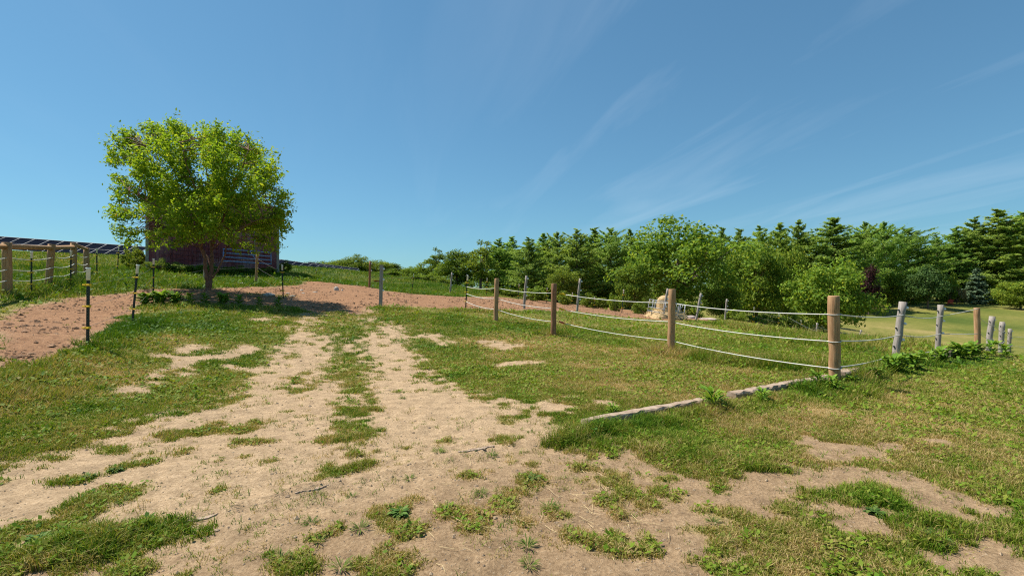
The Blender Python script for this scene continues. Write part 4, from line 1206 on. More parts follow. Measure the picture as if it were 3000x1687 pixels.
def round_post(key, r, mat, label, group, bands=(), knots=0):
    e = empty('wooden_fence_post')
    zz = np.linspace(-.3, 1.37, 9); rad = r*(1+rng.normal(0, .012, 9)); rad[-1] = r*.985
    pts = np.stack([rng.normal(0, .003, 9), rng.normal(0, .003, 9), zz], 1)
    m = MB(); m.tube(np.concatenate([pts, [pts[-1]+[0, 0, .012]]]), np.concatenate([rad, [r*.90]]), 22)
    m.build('shaft', mat, e, True)
    for z in bands:
        t = MB(); th = np.linspace(0, 2*pi, 25); t.tube(np.stack([np.cos(th)*(r+.006), np.sin(th)*(r+.006), np.full(25, z)], 1), .006, 6, False)
        t.build('rope_loop', M_rope, e, True)
        k = MB().box((r*.6, -.03, z-.014), (r+.022, .01, z+.014)); k.build('clip', M_steel, e)
    stick_base(e, key, 1.37)
    tag(e, label, 'fence post', group)
    return e


BZ = (.26, .675, 1.095)
GB = 'round brown posts of the rope fence'
round_post('A', .080, M_post, 'tall thick brown post at the fence corner with three rope loops', GB, BZ)
round_post('B', .077, M_post, 'round brown post between the corner post and the dark stained one', GB)
round_post('C', .075, M_post_dark, 'dark stained brown post where yellow and red gate handles hook', GB)
round_post('D', .074, M_post, 'slim brown post next to the steel post that starts the ropes', GB)
round_post('T3', .125*.62, M_post, 'round brown post after the two leaning grey ones at the timber edge', GB)
round_post('S3', .07, M_post_dark, 'small reddish brown post down in the low meadow', GB)


def grey_post(key, r, label, group='weathered grey fence posts', square=False, side=1, mat=None, nins=3, insmat=None):
    e = empty('grey_fence_post'); H = 1.42
    m = MB()
    if square:
        m.box((-r, -r, -.3), (r, r, H)); m.box((-r-.012, -r-.012, H), (r+.012, r+.012, H+.02))
    else:
        zz = np.linspace(-.3, H, 8); m.tube(np.stack([rng.normal(0, .005, 8), rng.normal(0, .005, 8), zz], 1), r*(1+rng.normal(0, .05, 8)), 12)
    m.build('shaft', mat or M_grey, e, not square)
    for k in range(nins):
        z = H-.12-k*.37
        i = MB(); i.tube([(side*r*.9, -.02, z), (side*(r+.03), -.03, z), (side*(r+.055), -.035, z)], [.026, .034, .022], 8); i.build('insulator', insmat or M_white, e, True)
    if not square and nins:
        for k in range(nins):
            z = H-.20-k*.42
            i = MB(); i.box((-side*(r+.03), -.012, z-.016), (-side*r*.9, .012, z+.016)); i.build('clip', M_steel, e)
    stick_base(e, key, H)
    if square: e.rotation_euler.z = .12
    tag(e, label, 'fence post', group)
    return e


grey_post('Fs', .055, 'square grey post with flat cap at the end of the drive', square=True, nins=3)
grey_post('M2', .06, 'thin dark rough post leaning on the hill before the thicket', mat=M_post_dark, nins=2)
grey_post('M4', .055, 'slanted grey post on the grass verge behind the track')
grey_post('N1', .055, 'leaning grey paddock post seen between the first brown post and the dark stained one')
grey_post('N2', .05, 'leaning grey paddock post just past the dark stained brown post')
grey_post('N3', .055, 'steeply leaning grey post standing before the hay feeder')
grey_post('N4', .055, 'steeply leaning grey post beside the pale boulders past the hay feeder')
grey_post('N5', .055, 'grey post in weeds, last of the paddock row past the hay')
grey_post('S1', .06, 'small grey post on the bank next to the corner post')
grey_post('S2', .06, 'small grey post in the low meadow strung with two ropes', nins=2)
grey_post('T1', .075, 'steeply leaning grey post in the weeds beside the timber, next after the corner post')
grey_post('T2', .075, 'grey post leaning slightly between the steep one and the brown one')
grey_post('T4', .085, 'leaning grey post just after the round brown one')
grey_post('T5', .095, 'upright grey post between two others at the view edge')
grey_post('T6', .08, 'outermost grey post at the view edge')
grey_post('K1', .055, 'slim brown post with yellow clips on the grass before the barn', mat=M_post, insmat=M_yellow)
grey_post('K0', .06, 'pale post half hidden behind the young tree', mat=M_fungus, nins=1)


# wooden pen at the left
def pen():
    w = [PW[k] for k in ('W0', 'W1', 'W2', 'W3')]
    o = np.array(w[0][:3])
    e = tag(empty('wooden_pen', tuple(o)), 'brown round post and rail pen standing in the grass below the solar row', 'fence')
    tops = []
    for k in ('W0', 'W1', 'W2', 'W3'):
        x, y, z, lx, H = PW[k]; z = float(gh(x, y)[0])
        zt = lvl(P[k][2], y)
        b = np.array([x, y, z-.3])-o; t = np.array([x+lx, y, zt])-o
        r = {'W0': .105, 'W1': .095, 'W2': .10, 'W3': .11}[k]
        pp = b+(t-b)*np.linspace(0, 1, 6)[:, None]
        MB().tube(pp, r*(1+rng.normal(0, .02, 6)), 16).build('post', M_post, e, True)
        tops.append(t)
    d0 = unit(tops[0]-tops[1])
    pts = [tops[0]+d0*4.5-[0, 0, .12], tops[0]-[0, 0, .12], tops[1]-[0, 0, .12], tops[2]-[0, 0, .14]]
    MB().tube(pts[:2], .075, 12).build('rail', M_post, e, True)
    MB().tube(pts[1:], .07, 12).build('rail', M_post, e, True)
    MB().tube([tops[2]-[0, 0, .06], tops[3]-[0, 0, .06]], .07, 12).build('rail', M_post, e, True)
    for hh, s in ((.42, 1), (.75, 1), (1.05, 1)):
        q = [p-np.array([0, 0, hh]) for p in (tops[0]+d0*4.5, tops[0], tops[1], tops[2], tops[3])]
        line = []
        for a, b in zip(q[:-1], q[1:]):
            for t in np.linspace(0, 1, 7)[:-1]: line.append(a+(b-a)*t-np.array([0, -.09, .08*4*t*(1-t)]))
        line.append(q[-1]+np.array([0, .09, 0]))
        MB().tube(line, .013, 6).build('rope', M_rope, e, True)


pen()


# ------------------------------------------------------------------ ropes and wires
def anchor(key, f, off=(0, 0)):
    """a point at fraction f of the height of a post"""
    x, y, z, lx, H = PW[key]
    z = float(gh(x, y)[0]); zt = lvl(P[key][2], y)
    return np.array([x+lx*f+off[0], y+off[1], z+(zt-z)*f])


def strand(name, nodes, r, mat, label, group, sag=.08, cat='rope', ext=None):
    pts = []
    for a, b in zip(nodes[:-1], nodes[1:]):
        L = np.linalg.norm(b-a); s = sag*(L/3.2)**1.3
        for t in np.linspace(0, 1, 11)[:-1]: pts.append(a+(b-a)*t-np.array([0, 0, 4*s*t*(1-t)]))
    pts.append(nodes[-1]); pts = np.array(pts)
    o = pts[0].copy()
    e = MB().tube(pts-o, r, 7).build(name, mat, None, True, tuple(o))
    tag(e, label, cat, group)
    return e


GR = 'white ropes of the front fence'
HN = ('top', 'middle', 'bottom')
fr = {'E': (.66, .46, .23), 'D': (.78, .53, .27), 'C': (.82, .52, .26), 'B': (.79, .49, .195), 'A': (.80, .494, .19)}
for i in range(3):
    strand('fence_rope', [anchor('E', fr['E'][i], (0, -.03)), anchor('D', fr['D'][i], (0, .085)), anchor('C', fr['C'][i], (0, .085))], .0084, M_rope,
           f'{HN[i]} white rope between the slim steel post and the dark stained post', GR, .075 if i else .06)
    st = anchor('C', fr['C'][i]+.02, (.09, .02)); rope_nodes = [anchor('C', fr['C'][i]-.03, (.32, -.08)), anchor('B', fr['B'][i], (-.02, .09)), anchor('A', fr['A'][i], (0, -.088))]
    rp = strand('gate_rope', rope_nodes, .0084, M_rope, f'{HN[i]} white rope from the gate handle past the middle post to the corner post', GR, .05)
    o = np.array(rp.location)
    hd = MB(); a = st-o; b = rope_nodes[0]-o
    hd.tube([a+(b-a)*t for t in (.25, .4, .7, 1.0)], [.014, .026, .022, .012], 9)
    hd.build('handle', M_yellow if i < 2 else M_red, rp, True)
    MB().tube([a, a+(b-a)*.3], .005, 6).build('hook', M_galv, rp, True)
frA = {'T1': (.78, .465, .17), 'T2': (.755, .375, .05), 'T3': (.985, .43, .06)}
for i in range(3):
    strand('fence_rope', [anchor('A', fr['A'][i], (.06, .05)), anchor('T1', frA['T1'][i], (-.05, -.08)), anchor('T2', frA['T2'][i], (-.04, -.08)), anchor('T3', frA['T3'][i], (-.06, -.07))], .010, M_rope_grey,
           f'{HN[i]} greyed rope running from the corner post along the leaning grey posts', 'greyed ropes of the side fence', .03)
for i, f in enumerate((.8, .45, .12)):
    strand('fence_rope', [anchor('T3', f, (.05, 0)), anchor('T4', f-.05, (0, -.09)), anchor('T5', f-.08, (0, -.1)), anchor('T6', f-.08, (0, -.1)), anchor('T6', f-.1, (9, 2.0))], .008, M_rope_grey,
           f'{HN[i]} thin rope along the outer grey posts to the view edge', 'greyed ropes of the side fence', .05)
for i, f in enumerate((.78, .45)):
    strand('fence_rope', [anchor('S1', f, (0, -.07)), anchor('S2', f, (0, -.07)), anchor('S3', f, (0, -.08)), anchor('T2', .12+.0*i, (3.5, 14))], .011, M_rope_grey,
           f'{("upper", "lower")[i]} rope strung between the small posts of the low meadow', 'ropes of the low meadow', .1)
GWR = 'thin wires of the steel post fence'
for i, f in enumerate((.80, .52, .24)):
    strand('fence_wire', [anchor('J', f), anchor('I', f), anchor('H', f)], .0025, M_wire, f'{HN[i]} thin wire along the steel posts beside the brown track', GWR, .02, 'wire')
    strand('fence_wire', [anchor('H', f), anchor('K0', f), anchor('K1', f), anchor('G', f), anchor('M1', f), anchor('M3', f), anchor('M4', f)], .003, M_wire, f'{HN[i]} thin wire past the young tree and along the hill posts', GWR, .02, 'wire')
    strand('fence_wire', [anchor('L1', f, (-4, -1.5)), anchor('L1', f), anchor('L2', f), anchor('L3', f), anchor('L4', f)], .0025, M_wire, f'{HN[i]} thin wire along the steel posts before the wooden pen', GWR, .02, 'wire')
    strand('fence_wire', [anchor('R1', f), anchor('R2', f), anchor('R3', f)], .006, M_wire, f'{HN[i]} thin wire on the bank below the spreading tree', GWR, .02, 'wire')


# ------------------------------------------------------------------ border timbers
def timber(pa, pb, w, h, lift, label, extra=0):
    a, b = at(*pa), at(*pb); n = 26
    line = np.array([a+(b-a)*t for t in np.linspace(0, 1, n)])
    d = unit(b-a); s = np.array([d[1], -d[0]])
    zc = gh(line[:, 0], line[:, 1])
    zl = np.linspace(zc[0], zc[-1], n)+lift
    o = np.array([*a, zl[0]])
    buried = lift < .04; lf = lambda a, b: np.interp(np.linspace(0, 5, n), np.arange(6), rng.uniform(a, b, 6)); taper = np.sin(np.linspace(.15, pi-.15, n))**.6*lf(.6, 1.3); wob = lf(-.02, .02) if buried else rng.normal(0, .006, n)
    if buried: zl = gh(line[:, 0], line[:, 1]); zl = np.convolve(np.pad(zl, 5, 'edge'), np.ones(11)/11, 'valid')+lift-.004
    V_ = []
    prof = [(-.5, -1), (.5, -1), (.5, -.12), (.40, 0), (-.40, 0), (-.5, -.12)]
    for p, z in zip(line, zl):
        for u, v in prof:
            k = np.where(buried, taper[len(V_)//6], 1)
            q = p+s*(u*w*k+rng.normal(0, w*.03)+wob[len(V_)//6]); V_.append((q[0]-o[0], q[1]-o[1], z-o[2]+v*h+rng.normal(0, .0012 if buried else .004)))
    m = len(prof)
    Q_ = [(i*m+j, i*m+(j+1) % m, (i+1)*m+(j+1) % m, (i+1)*m+j) for i in range(n-1) for j in range(m)]
    me = mesh_np('border_timber', np.array(V_), [np.array(Q_), np.array([tuple(range(m-1, -1, -1)), tuple((n-1)*m+j for j in range(m))])], M_timber, False)
    ob = link('border_timber', me, None, tuple(o))
    tag(ob, label, 'timber', 'weathered timbers edging the lawn')


timber((215, 1612), (345, 1572), .07, .14, .012, 'pale buried timber end showing by the grassy foreground corner')
timber((480, 1545), (640, 1508), .07, .14, .012, 'pale buried timber beside the two dark stones in the soil')
timber((865, 1452), (965, 1425), .08, .14, .012, 'short pale buried timber below the grass strip of the drive')
timber((1345, 1332), (1445, 1308), .07, .14, .014, 'whitish buried timber crossing the drive beside a grass tuft')
timber((1712, 1256), (2062, 1182), .12, .16, .075, 'long weathered timber edging the lawn, starting at the drive')
timber((2143, 1166), (2345, 1127), .14, .18, .08, 'weathered timber between the leafy weed and the corner post')
timber((2350, 1126), (2452, 1108), .15, .18, .07, 'short weathered timber right behind the foot of the corner post')
timber((2606, 1069), (2758, 1047), .22, .22, .10, 'weathered timber under the big weeds between the two leaning grey posts')
timber((2455, 1106), (2602, 1070), .20, .22, .10, 'thick split timber lying between the corner post and the leaning grey post')
timber((2762, 1046), (2846, 1020), .32, .25, .22, 'broad pale timber rising out of the weeds near the brown post')


# ------------------------------------------------------------------ leafy weeds
def weed_mesh(seed, n, L, wid, erect, tiers=1, stem=.0):
    global rng
    keep = rng; rng = np.random.default_rng(seed)
    V_, Q_ = [], []; o = 0
    for k in range(n):
        a = rng.uniform(0, 2*pi); l = L*rng.uniform(.5, 1.1); w = wid*l*rng.uniform(.8, 1.2)
        el = erect*rng.uniform(.4, 1.3); z0 = stem*rng.uniform(0, 1); r0 = .25*L*rng.uniform(0, 1)**.6
        b = np.array([cos(a)*r0, sin(a)*r0, z0])
        d = np.array([cos(a), sin(a), 0]); sd_ = np.array([-sin(a), cos(a), rng.normal(0, .15)])
        for i, (t, ww) in enumerate([(0, .10), (.22, .6), (.5, 1), (.78, .62), (1, .03)]):
            c = b+d*l*t*cos(el*.6)+np.array([0, 0, l*(sin(el)*t-.62*t*t*(.5+.5*rng.uniform()))+.015])
            V_ += [c-sd_*w/2*ww-[0, 0, -.10*w*ww], c, c+sd_*w/2*ww+[0, 0, .10*w*ww]]
        for i in range(4):
            p = o+i*3; Q_ += [(p, p+1, p+4, p+3), (p+1, p+2, p+5, p+4)]
        o += 15
    rng = keep
    return mesh_np('weed_leaves', np.array(V_), np.array(Q_), M_weed, True)


M_rosette = leaf_material('rosette_leaves', [(0, (.045, .10, .018)), (.5, (.085, .155, .028)), (1, (.14, .20, .045))], .25, objvar=.15)
WM = [weed_mesh(1, 95, .24, .42, 1.0, stem=.26), weed_mesh(2, 80, .19, .36, 1.1, stem=.30), weed_mesh(3, 44, .115, .45, .6, stem=.04), weed_mesh(4, 60, .24, .26, 1.2, stem=.25), weed_mesh(5, 14, .075, .55, .35, stem=.0), weed_mesh(6, 44, .12, .075, 1.1)]
WM[2].materials[0] = M_rosette


def weed(i, px, py, s, label, group, nm='leafy_weed'):
    x, y = at(px, py)
    o = link(nm, WM[i], None, (x, y, float(gh(x, y)[0])-.01))
    o.rotation_euler = (0, 0, rng.uniform(0, 6.28)); o.scale = (s, s, s)
    tag(o, label, 'weed', group)


GW = 'leafy weeds growing by the posts and timbers'
GB2 = 'big leafy weeds of the bank before the young tree'
for i, px, py, s, lab in [
    (0, 425, 893, 1.15, 'big leafy weed at the foot of the leaning steel post'), (0, 468, 892, 1.25, 'big leafy weed in front of the steel post in the bank'), (0, 512, 892, 1.15, 'big leafy weed in the middle of the bank, below the pale post'),
    (1, 555, 893, 1.0, 'big leafy weed of the bank on the near side of the tree shadow'), (1, 600, 893, 1.0, 'low leafy weed right below the tree trunk'), (0, 655, 889, 1.05, 'leafy weed on the bank just past the tree trunk'),
    (1, 700, 893, .9, 'leafy weed on the bank below the post with yellow clips'), (1, 760, 897, .8, 'leafy weed on the bank inside the tree shadow'), (1, 815, 900, .9, 'leafy weed at the foot of the steel post past the tree'), (2, 850, 902, 1.2, 'low weed at the very end of the bank')]:
    weed(i, px, py, s, lab, GB2)
for i, px, py, s, lab in [
    (3, 2088, 1198, .85, 'upright leafy weed standing alone over the long timber'), (3, 2235, 1175, .55, 'small upright weed before the timber next to the corner post'), (2, 2130, 1195, .9, 'low rosette weed beside the upright one at the long timber'),
    (1, 2395, 1140, .75, 'leafy weed at the drive side of the corner post foot'), (1, 2440, 1150, .7, 'leafy weed in front of the corner post foot'), (0, 2500, 1135, .55, 'leafy weed beyond the corner post foot, by the thick timber'), (2, 2420, 1160, 1.1, 'low weed spreading before the corner post'),
    (0, 2560, 1105, .62, 'leafy weed in front of the thick split timber'), (0, 2620, 1090, .95, 'big leafy weed hiding the foot of the steeply leaning post'), (0, 2668, 1082, 1.0, 'big leafy weed just after the steeply leaning post'), (0, 2715, 1068, 1.0, 'big leafy weed between the two leaning posts'),
    (0, 2755, 1058, 1.1, 'big leafy weed before the slightly leaning grey post'), (0, 2815, 1050, 1.3, 'big leafy weed by the broad pale timber'), (0, 2850, 1045, 1.25, 'big leafy weed at the foot of the round brown post'), (1, 2905, 1042, 1.3, 'leafy weed at the foot of the leaning post after the brown one'), (1, 2945, 1044, 1.1, 'leafy weed near the outermost grey post'),
    (2, 1690, 1282, .8, 'dark leafy weed where the long timber begins'), (3, 1795, 1215, .4, 'small weed behind the start of the long timber'),
    (2, 1560, 1405, .62, 'dark leafy weed alone in the middle of the bare soil'), (2, 1170, 1510, .7, 'broad leaved weed in the bare foreground near two tufts'), (2, 2560, 1500, .6, 'pale broad leaved weed in the lawn of the near corner'), (2, 2740, 1580, .75, 'large broad leaved weed clump in the lawn of the near corner'),
    (2, 255, 1395, .55, 'flat broad leaved weed on the bare soil edge'), (2, 110, 1575, .6, 'dark flat weed in the grassy foreground corner'), (2, 340, 1375, .55, 'flat green weed stretched on the sand above the buried timber')]:
    weed(i, px, py, s, lab, GW)
# tufts of coarse grass standing on the bare soil
GT = 'grass tufts on the bare soil'
for px, py, s, lab in [
    (1180, 1167, 1.0, 'grass tuft alone on the pale wheel track'), (1285, 1325, 1.1, 'tall thin grass tuft above the whitish timber'), (1440, 1330, 1.1, 'grass tuft on the end of the whitish timber'), (1410, 1450, 1.0, 'grass tuft between the straw and two dark crumbs'),
    (1610, 1490, 1.2, 'coarse dark grass tuft beside the straw stalks'), (1305, 1490, 1.0, 'thin grass tuft below the two dark crumbs'), (1545, 1600, 1.1, 'grass tuft in the middle of the lowest foreground'), (1200, 1395, .9, 'small dark tuft under the dark crumb'),
    (1030, 1447, .8, 'small dark tuft next to the short buried timber'), (1055, 1555, 1.1, 'spiky dark tuft by the foreground pebbles'), (820, 1640, 1.1, 'spiky tuft in the lowest foreground'), (930, 1590, .9, 'small spiky tuft beside the foreground dark stone'), (910, 1530, .9, 'small low plant beside the reddish stone'),
    (360, 1470, 1.0, 'grass tuft on sand between two weed patches'), (2130, 1590, 1.0, 'grass tuft on the soil at the edge of the near lawn'), (2090, 1530, .9, 'low tuft on pinkish soil'), (1550, 1660, 1.0, 'dry tuft at the bottom edge of the view'), (980, 1395, .8, 'tuft at the end of the grass strip near the ridge'),
    (330, 1575, 1.2, 'leafy tuft on the buried timber in the foreground'), (1000, 1665, 1.1, 'dark spiky tuft at the bottom edge of the view')]:
    weed(5, px, py, s*.62, lab, GT, 'grass_tuft'); WM[5].materials[0] = M_tuft

# bushes by the barn
for k, px, py, w, d, lab in [('bush2', 400, 722, 95, 25.5, 'leafy bush at the corner of the barn next to the solar row'), ('bush', 460, 760, 80, 23.8, 'weedy bush in front of the maroon gate'), ('bush', 530, 770, 90, 24.3, 'weedy bush below the barn wall behind the tree stems'),
                         ('bush', 610, 772, 90, 25.2, 'dark weedy bush below the pale blue gate'), ('bush', 690, 778, 95, 26.0, 'dark shaded bush at the barn foot past the tree'), ('bush', 775, 782, 85, 27.0, 'shaded bush before the far corner of the barn'), ('bush', 830, 765, 60, 29.5, 'dark bush beside the far corner of the barn')]:
    plant(k, 'shrub', px, py, w, d, lab, 'shrub', 'bushes at the foot of the barn')


# ------------------------------------------------------------------ stones
def stone(px, py, r, mat, label, sx=1.0, flat=.65, group='stones on the track', nm='stone'):
    x, y = at(px, py)
    import bmesh
    bm = bmesh.new(); bmesh.ops.create_icosphere(bm, subdivisions=3, radius=1)
    ph = rng.uniform(0, 6, 3)
    for v in bm.verts:
        c = v.co; k = 1+.16*sin(2.1*c.x+ph[0])+.14*sin(2.7*c.y+ph[1])+.12*sin(3.3*c.z+ph[2])+.05*sin(7*c.x+5*c.y)
        v.co = Vector((c.x*k*sx*r, c.y*k*r*.85, c.z*k*flat*r))
    me = bpy.data.meshes.new('stone'); bm.to_mesh(me); bm.free(); me.materials.append(mat)
    for p in me.polygons: p.use_smooth = True
    o = link(nm, me, None, (x, y, float(gh(x, y)[0])+.25*r*flat)); o.rotation_euler = (0, 0, rng.normal(0, .3))
    tag(o, label, 'stone', group)


stone(984, 851, .13, M_stone, 'round pale boulder lying below the soil mound', flat=.9)
stone(1003, 851, .06, M_stone, 'small grey stone right beside the round boulder')
stone(882, 852, .07, M_stone, 'small pale stone between the steel post and the soil mound')
stone(922, 856, .06, M_stone, 'flat pale stone lying before the soil mound', 1.6, .4)
stone(843, 862, .06, M_stone, 'pale stone near the foot of the steel post past the tree')
stone(855, 868, .07, M_stone, 'flattish stone at the edge of the tree shadow', 1.5, .5)
stone(888, 859, .05, M_stone, 'flat whitish stone on the brown track past the steel post', 1.5, .4)
stone(707, 832, .13, M_stone, 'wide whitish stone in the grass before the barn', 1.5, .4)
stone(790, 866, .2, M_stone, 'dark stone in the tree shadow', 1.2, .5)
stone(578, 1565, .014, M_pebble, 'dark pebble next to the pale buried timber', 1.3)
stone(635, 1557, .015, M_pebble, 'second dark pebble past the pale buried timber', 1.2)
stone(1200, 1365, .015, M_pebble, 'dark soil crumb on the drive')
stone(1260, 1387, .013, M_pebble, 'reddish soil crumb beside the darker one')
stone(1450, 1520, .014, M_pebble, 'dark crumb at the end of a straw stalk')
stone(863, 1577, .014, M_pebble, 'dark pebble in the lowest foreground')
stone(2025, 932, .24, M_fungus, 'pale flat boulder behind the steeply leaning grey post', 1.4, .45, 'pale boulders past the hay feeder')
stone(2078, 937, .22, M_fungus, 'long pale boulder beyond the steeply leaning grey post', 2.2, .4, 'pale boulders past the hay feeder')



# ------------------------------------------------------------------ hay and feeder
def hay_place():
    c = at(1950, 930); x, y = c; z = float(gh(x, y)[0]); d = y
    mpx = d/F
    e = tag(empty('hay_pile', (x, y, z)), 'heap of loose golden hay with a tall torn stack inside the feeder', 'hay')
    def mound(name, cx, rx, ry, h, seed, pw=1.0, base=0.0):
        g = np.linspace(0, 1, 22); th = np.linspace(0, 2*pi, 49)[:-1]
        V_ = []
        for t in g:
            for a in th:
                r = 1-t
                px_, py_ = rx*r*cos(a), ry*r*sin(a)
                hh = h*(1-r**2)**pw
                n_ = (vnoise(np.array([px_*2.3+seed]), np.array([py_*2.3+t*3]), seed)[0]-.5)
                k = 1+.22*n_
                V_.append((cx+px_*k, py_*k, base-.1+(hh+.1)*(1+.12*n_)))
        n2_ = len(th)
        Q_ = [(i*n2_+j, i*n2_+(j+1) % n2_, (i+1)*n2_+(j+1) % n2_, (i+1)*n2_+j) for i in range(len(g)-1) for j in range(n2_)]
        return np.array(V_), np.array(Q_)
    v, q = mound('m', 0, 1.45, 1.25, .62, 3, .8); link('heap', mesh_np('heap', v, q, M_hay, True), e)
    v, q = mound('s', .05, .62, .6, 1.0, 9, .22, .35); link('stack', mesh_np('stack', v, q, M_hay, True), e)
    # loose stalks
    m = MB()
    for _ in range(420):
        a = rng.uniform(0, 2*pi); r = rng.uniform(.2, 1.5); p = np.array([r*cos(a), r*.85*sin(a), .62*max(0, 1-(r/1.45)**2)**.8+.03])
        t = unit(rng.normal(0, 1, 3)*[1, 1, .5])*rng.uniform(.08, .22)
        m.tube([p-t, p+t+[0, 0, .03]], .006, 3, False)
    for _ in range(160):
        a = rng.uniform(0, 2*pi); p = np.array([.05+.6*cos(a), .6*sin(a), rng.uniform(.4, 1.3)]); t = unit(rng.normal(0, 1, 3)-[0, 0, .6])*rng.uniform(.06, .2)
        m.tube([p-t*.3, p+t], .006, 3, False)
    m.build('loose_stalks', M_straw, e)
    e.scale = (.72, .72, .80)
    f = tag(empty('hay_feeder', (x, y, z+.26), (radians(2), radians(9), .2)), 'galvanised round bale feeder ring standing tilted around the hay', 'feeder')
    R_ = 1.22; th = np.linspace(0, 2*pi, 41)
    for hh in (.30, .55, 1.05):
        MB().tube(np.stack([R_*np.cos(th), R_*np.sin(th), np.full(41, hh-.35)], 1), .020, 6, False).build('ring', M_galv, f, True)
    for k in range(8):
        a = k*pi/4+.2
        MB().tube([(R_*cos(a), R_*sin(a), -.35), (R_*cos(a), R_*sin(a), .70)], .022, 6).build('upright', M_galv, f, True)
        a2 = a+.22
        s_ = [(R_*cos(a2+w), R_*sin(a2+w), zz) for w, zz in ((.05, .20), (-.05, .32), (-.07, .42), (.06, .55), (.05, .70))]
        MB().tube(s_, .022, 6).build('bent_bar', M_galv, f, True)
    f.scale = (.70, .70, .74)


hay_place()


# red tub by the post, red chair on the far lawn
def tub():
    x, y = at(1104, 826)
    e = tag(empty('feed_tub', (x, y, float(gh(x, y)[0]))), 'low red rubber tub lying on the grass beside the square grey post', 'tub')
    th = np.linspace(0, 2*pi, 25)[:-1]
    prof = [(.20, .0), (.26, .14), (.285, .15), (.27, .155), (.22, .04), (.01, .03)]
    V_ = [(r*cos(a), r*sin(a), z) for r, z in prof for a in th]; n = 24
    link('bowl', mesh_np('bowl', np.array(V_), np.array([(i*n+j, i*n+(j+1) % n, (i+1)*n+(j+1) % n, (i+1)*n+j) for i in range(5) for j in range(n)]), M_red, True), e)
    h = MB().tube([(.28, -.06, .14), (.34, -.04, .15), (.34, .04, .15), (.28, .06, .14)], .012, 6); h.build('handle', M_red, e, True)


tub()


def chair():
    d = 99.0; x = on_line(2783, d)
    e = tag(empty('garden_chair', (x, d, hz(x, d)), (0, 0, -.9)), 'red slatted garden chair on the far lawn before the dry shrub', 'chair')
    for k in range(5):
        MB().beam((-.26+k*.13, -.5, .38-.0), (-.26+k*.13, .15, .26), .11, .03).build('seat_slat', M_redp, e)
        MB().beam((-.26+k*.13, .12, .26), (-.30+k*.15, .62, 1.05+.06*(2-abs(k-2))), .11, .03, (0, 1, 0)).build('back_slat', M_redp, e)
    for s in (-1, 1):
        MB().beam((s*.36, -.5, 0), (s*.36, -.5, .58), .05, .12).build('leg', M_redp, e)
        MB().beam((s*.36, -.45, .36), (s*.34, .75, .02), .04, .14).build('leg', M_redp, e)
        MB().beam((s*.40, -.58, .60), (s*.40, .35, .60), .14, .03).build('arm', M_redp, e)
    e.scale = (1.25, 1.25, 1.1)


M_redp = surf('red_paint', (.62, .055, .03), .5, var=.1)
chair()

# ------------------------------------------------------------------ light, sky, camera
SUN_EL, SUN_AZ = 57.0, -68.0      # azimuth from +Y towards +X
w = bpy.data.worlds.new('World'); scene.world = w; w.use_nodes = True
nt = w.node_tree; nt.nodes.clear(); nd, lk = nt.nodes, nt.links
wo = N(nd, 'ShaderNodeOutputWorld'); bg = N(nd, 'ShaderNodeBackground'); bg.inputs[1].default_value = .11
sky = N(nd, 'ShaderNodeTexSky'); sky.sky_type = 'NISHITA'; sky.sun_disc = False
sky.sun_elevation = radians(SUN_EL); sky.sun_rotation = radians(SUN_AZ % 360); sky.altitude = 100; sky.air_density = 1.0; sky.dust_density = .3; sky.ozone_density = 2.0
hs = N(nd, 'ShaderNodeHueSaturation'); hs.inputs['Saturation'].default_value = 1.0; hs.inputs['Value'].default_value = .90
SKY_G, SKY_K = .70, (2.12, 3.72, 4.45)
g0 = mixc(nd, lk, 1.0, sky.outputs[0], (.15, .15, .15), 'MULTIPLY')
gm = N(nd, 'ShaderNodeGamma'); gm.inputs[1].default_value = SKY_G; lk.new(g0, gm.inputs[0])
lk.new(mixc(nd, lk, 1.0, gm.outputs[0], tuple(k for k in SKY_K), 'MULTIPLY'), hs.inputs['Color'])
tc = N(nd, 'ShaderNodeTexCoord').outputs['Generated']
# high thin cirrus: direction projected on a flat layer overhead
sp = N(nd, 'ShaderNodeSeparateXYZ'); lk.new(tc, sp.inputs[0])
zc = N(nd, 'ShaderNodeMath', operation='MAXIMUM'); lk.new(sp.outputs[2], zc.inputs[0]); zc.inputs[1].default_value = .03
za = N(nd, 'ShaderNodeMath', operation='ADD'); lk.new(zc.outputs[0], za.inputs[0]); za.inputs[1].default_value = .12
dx = N(nd, 'ShaderNodeMath', operation='DIVIDE'); lk.new(sp.outputs[0], dx.inputs[0]); lk.new(za.outputs[0], dx.inputs[1])
dy = N(nd, 'ShaderNodeMath', operation='DIVIDE'); lk.new(sp.outputs[1], dy.inputs[0]); lk.new(za.outputs[0], dy.inputs[1])
cb = N(nd, 'ShaderNodeCombineXYZ'); lk.new(dx.outputs[0], cb.inputs[0]); lk.new(dy.outputs[0], cb.inputs[1])
mp = N(nd, 'ShaderNodeMapping'); mp.inputs['Rotation'].default_value = (0, 0, radians(-106)); lk.new(cb.outputs[0], mp.inputs[0])
mp2 = N(nd, 'ShaderNodeMapping'); mp2.inputs['Scale'].default_value = (.30, 1.5, 1); mp2.inputs['Location'].default_value = (1.7, .35, 0); lk.new(mp.outputs[0], mp2.inputs[0]); mp = mp2
mp0 = mp
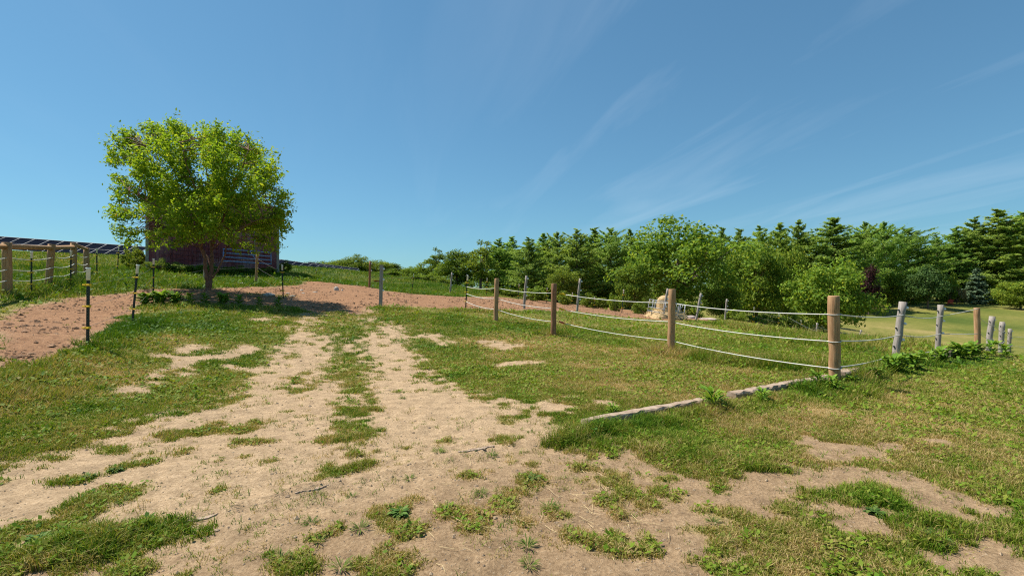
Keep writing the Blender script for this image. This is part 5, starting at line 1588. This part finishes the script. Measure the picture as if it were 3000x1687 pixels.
cn = N(nd, 'ShaderNodeTexNoise'); cn.inputs['Scale'].default_value = 1.5; cn.inputs['Detail'].default_value = 7; cn.inputs['Roughness'].default_value = .55; cn.inputs['Distortion'].default_value = .6
lk.new(mp.outputs[0], cn.inputs['Vector'])
cr = ramp(nd, [(.52, (0, 0, 0)), (.84, (.14, .14, .14))]); lk.new(cn.outputs['Fac'], cr.inputs[0])
ce = N(nd, 'ShaderNodeMapRange'); ce.interpolation_type = 'SMOOTHSTEP'; ce.inputs['From Min'].default_value = -.35; ce.inputs['From Max'].default_value = .35; ce.inputs['To Min'].default_value = .12; lk.new(sp.outputs[0], ce.inputs[0])
cm_ = N(nd, 'ShaderNodeMath', operation='MULTIPLY'); lk.new(cr.outputs[0], cm_.inputs[0]); lk.new(ce.outputs[0], cm_.inputs[1])
cl = mixc(nd, lk, cm_.outputs[0], hs.outputs[0], (6.5, 6.9, 7.3))
lk.new(cl, bg.inputs[0]); lk.new(bg.outputs[0], wo.inputs[0])

sl = bpy.data.lights.new('sun', 'SUN'); sl.energy = 4.9; sl.angle = radians(.53); sl.color = (1, .95, .87)
so = bpy.data.objects.new('sun', sl); COL.objects.link(so)
sd_ = Vector((-sin(radians(-SUN_AZ)) if False else sin(radians(SUN_AZ))*cos(radians(SUN_EL)), cos(radians(SUN_AZ))*cos(radians(SUN_EL)), sin(radians(SUN_EL))))
so.rotation_euler = sd_.to_track_quat('Z', 'Y').to_euler(); so.location = (-30, 20, 40)

cam = bpy.data.cameras.new('camera'); co = bpy.data.objects.new('camera', cam); COL.objects.link(co)
cam.sensor_width = 36; cam.lens = 36*F/3000; cam.clip_end = 3000; cam.clip_start = .05
co.location = (0, 0, EYE); co.rotation_euler = (radians(90), 0, 0)
scene.camera = co
vs = scene.view_settings
vs.view_transform = 'Standard'; vs.look = 'None'; vs.gamma = 1; vs.exposure = 0.70
scene.cycles.max_bounces = 6; scene.cycles.diffuse_bounces = 3; scene.cycles.transmission_bounces = 4; scene.cycles.glossy_bounces = 2
scene.cycles.use_denoising = False; scene.cycles.filter_width = 1.15
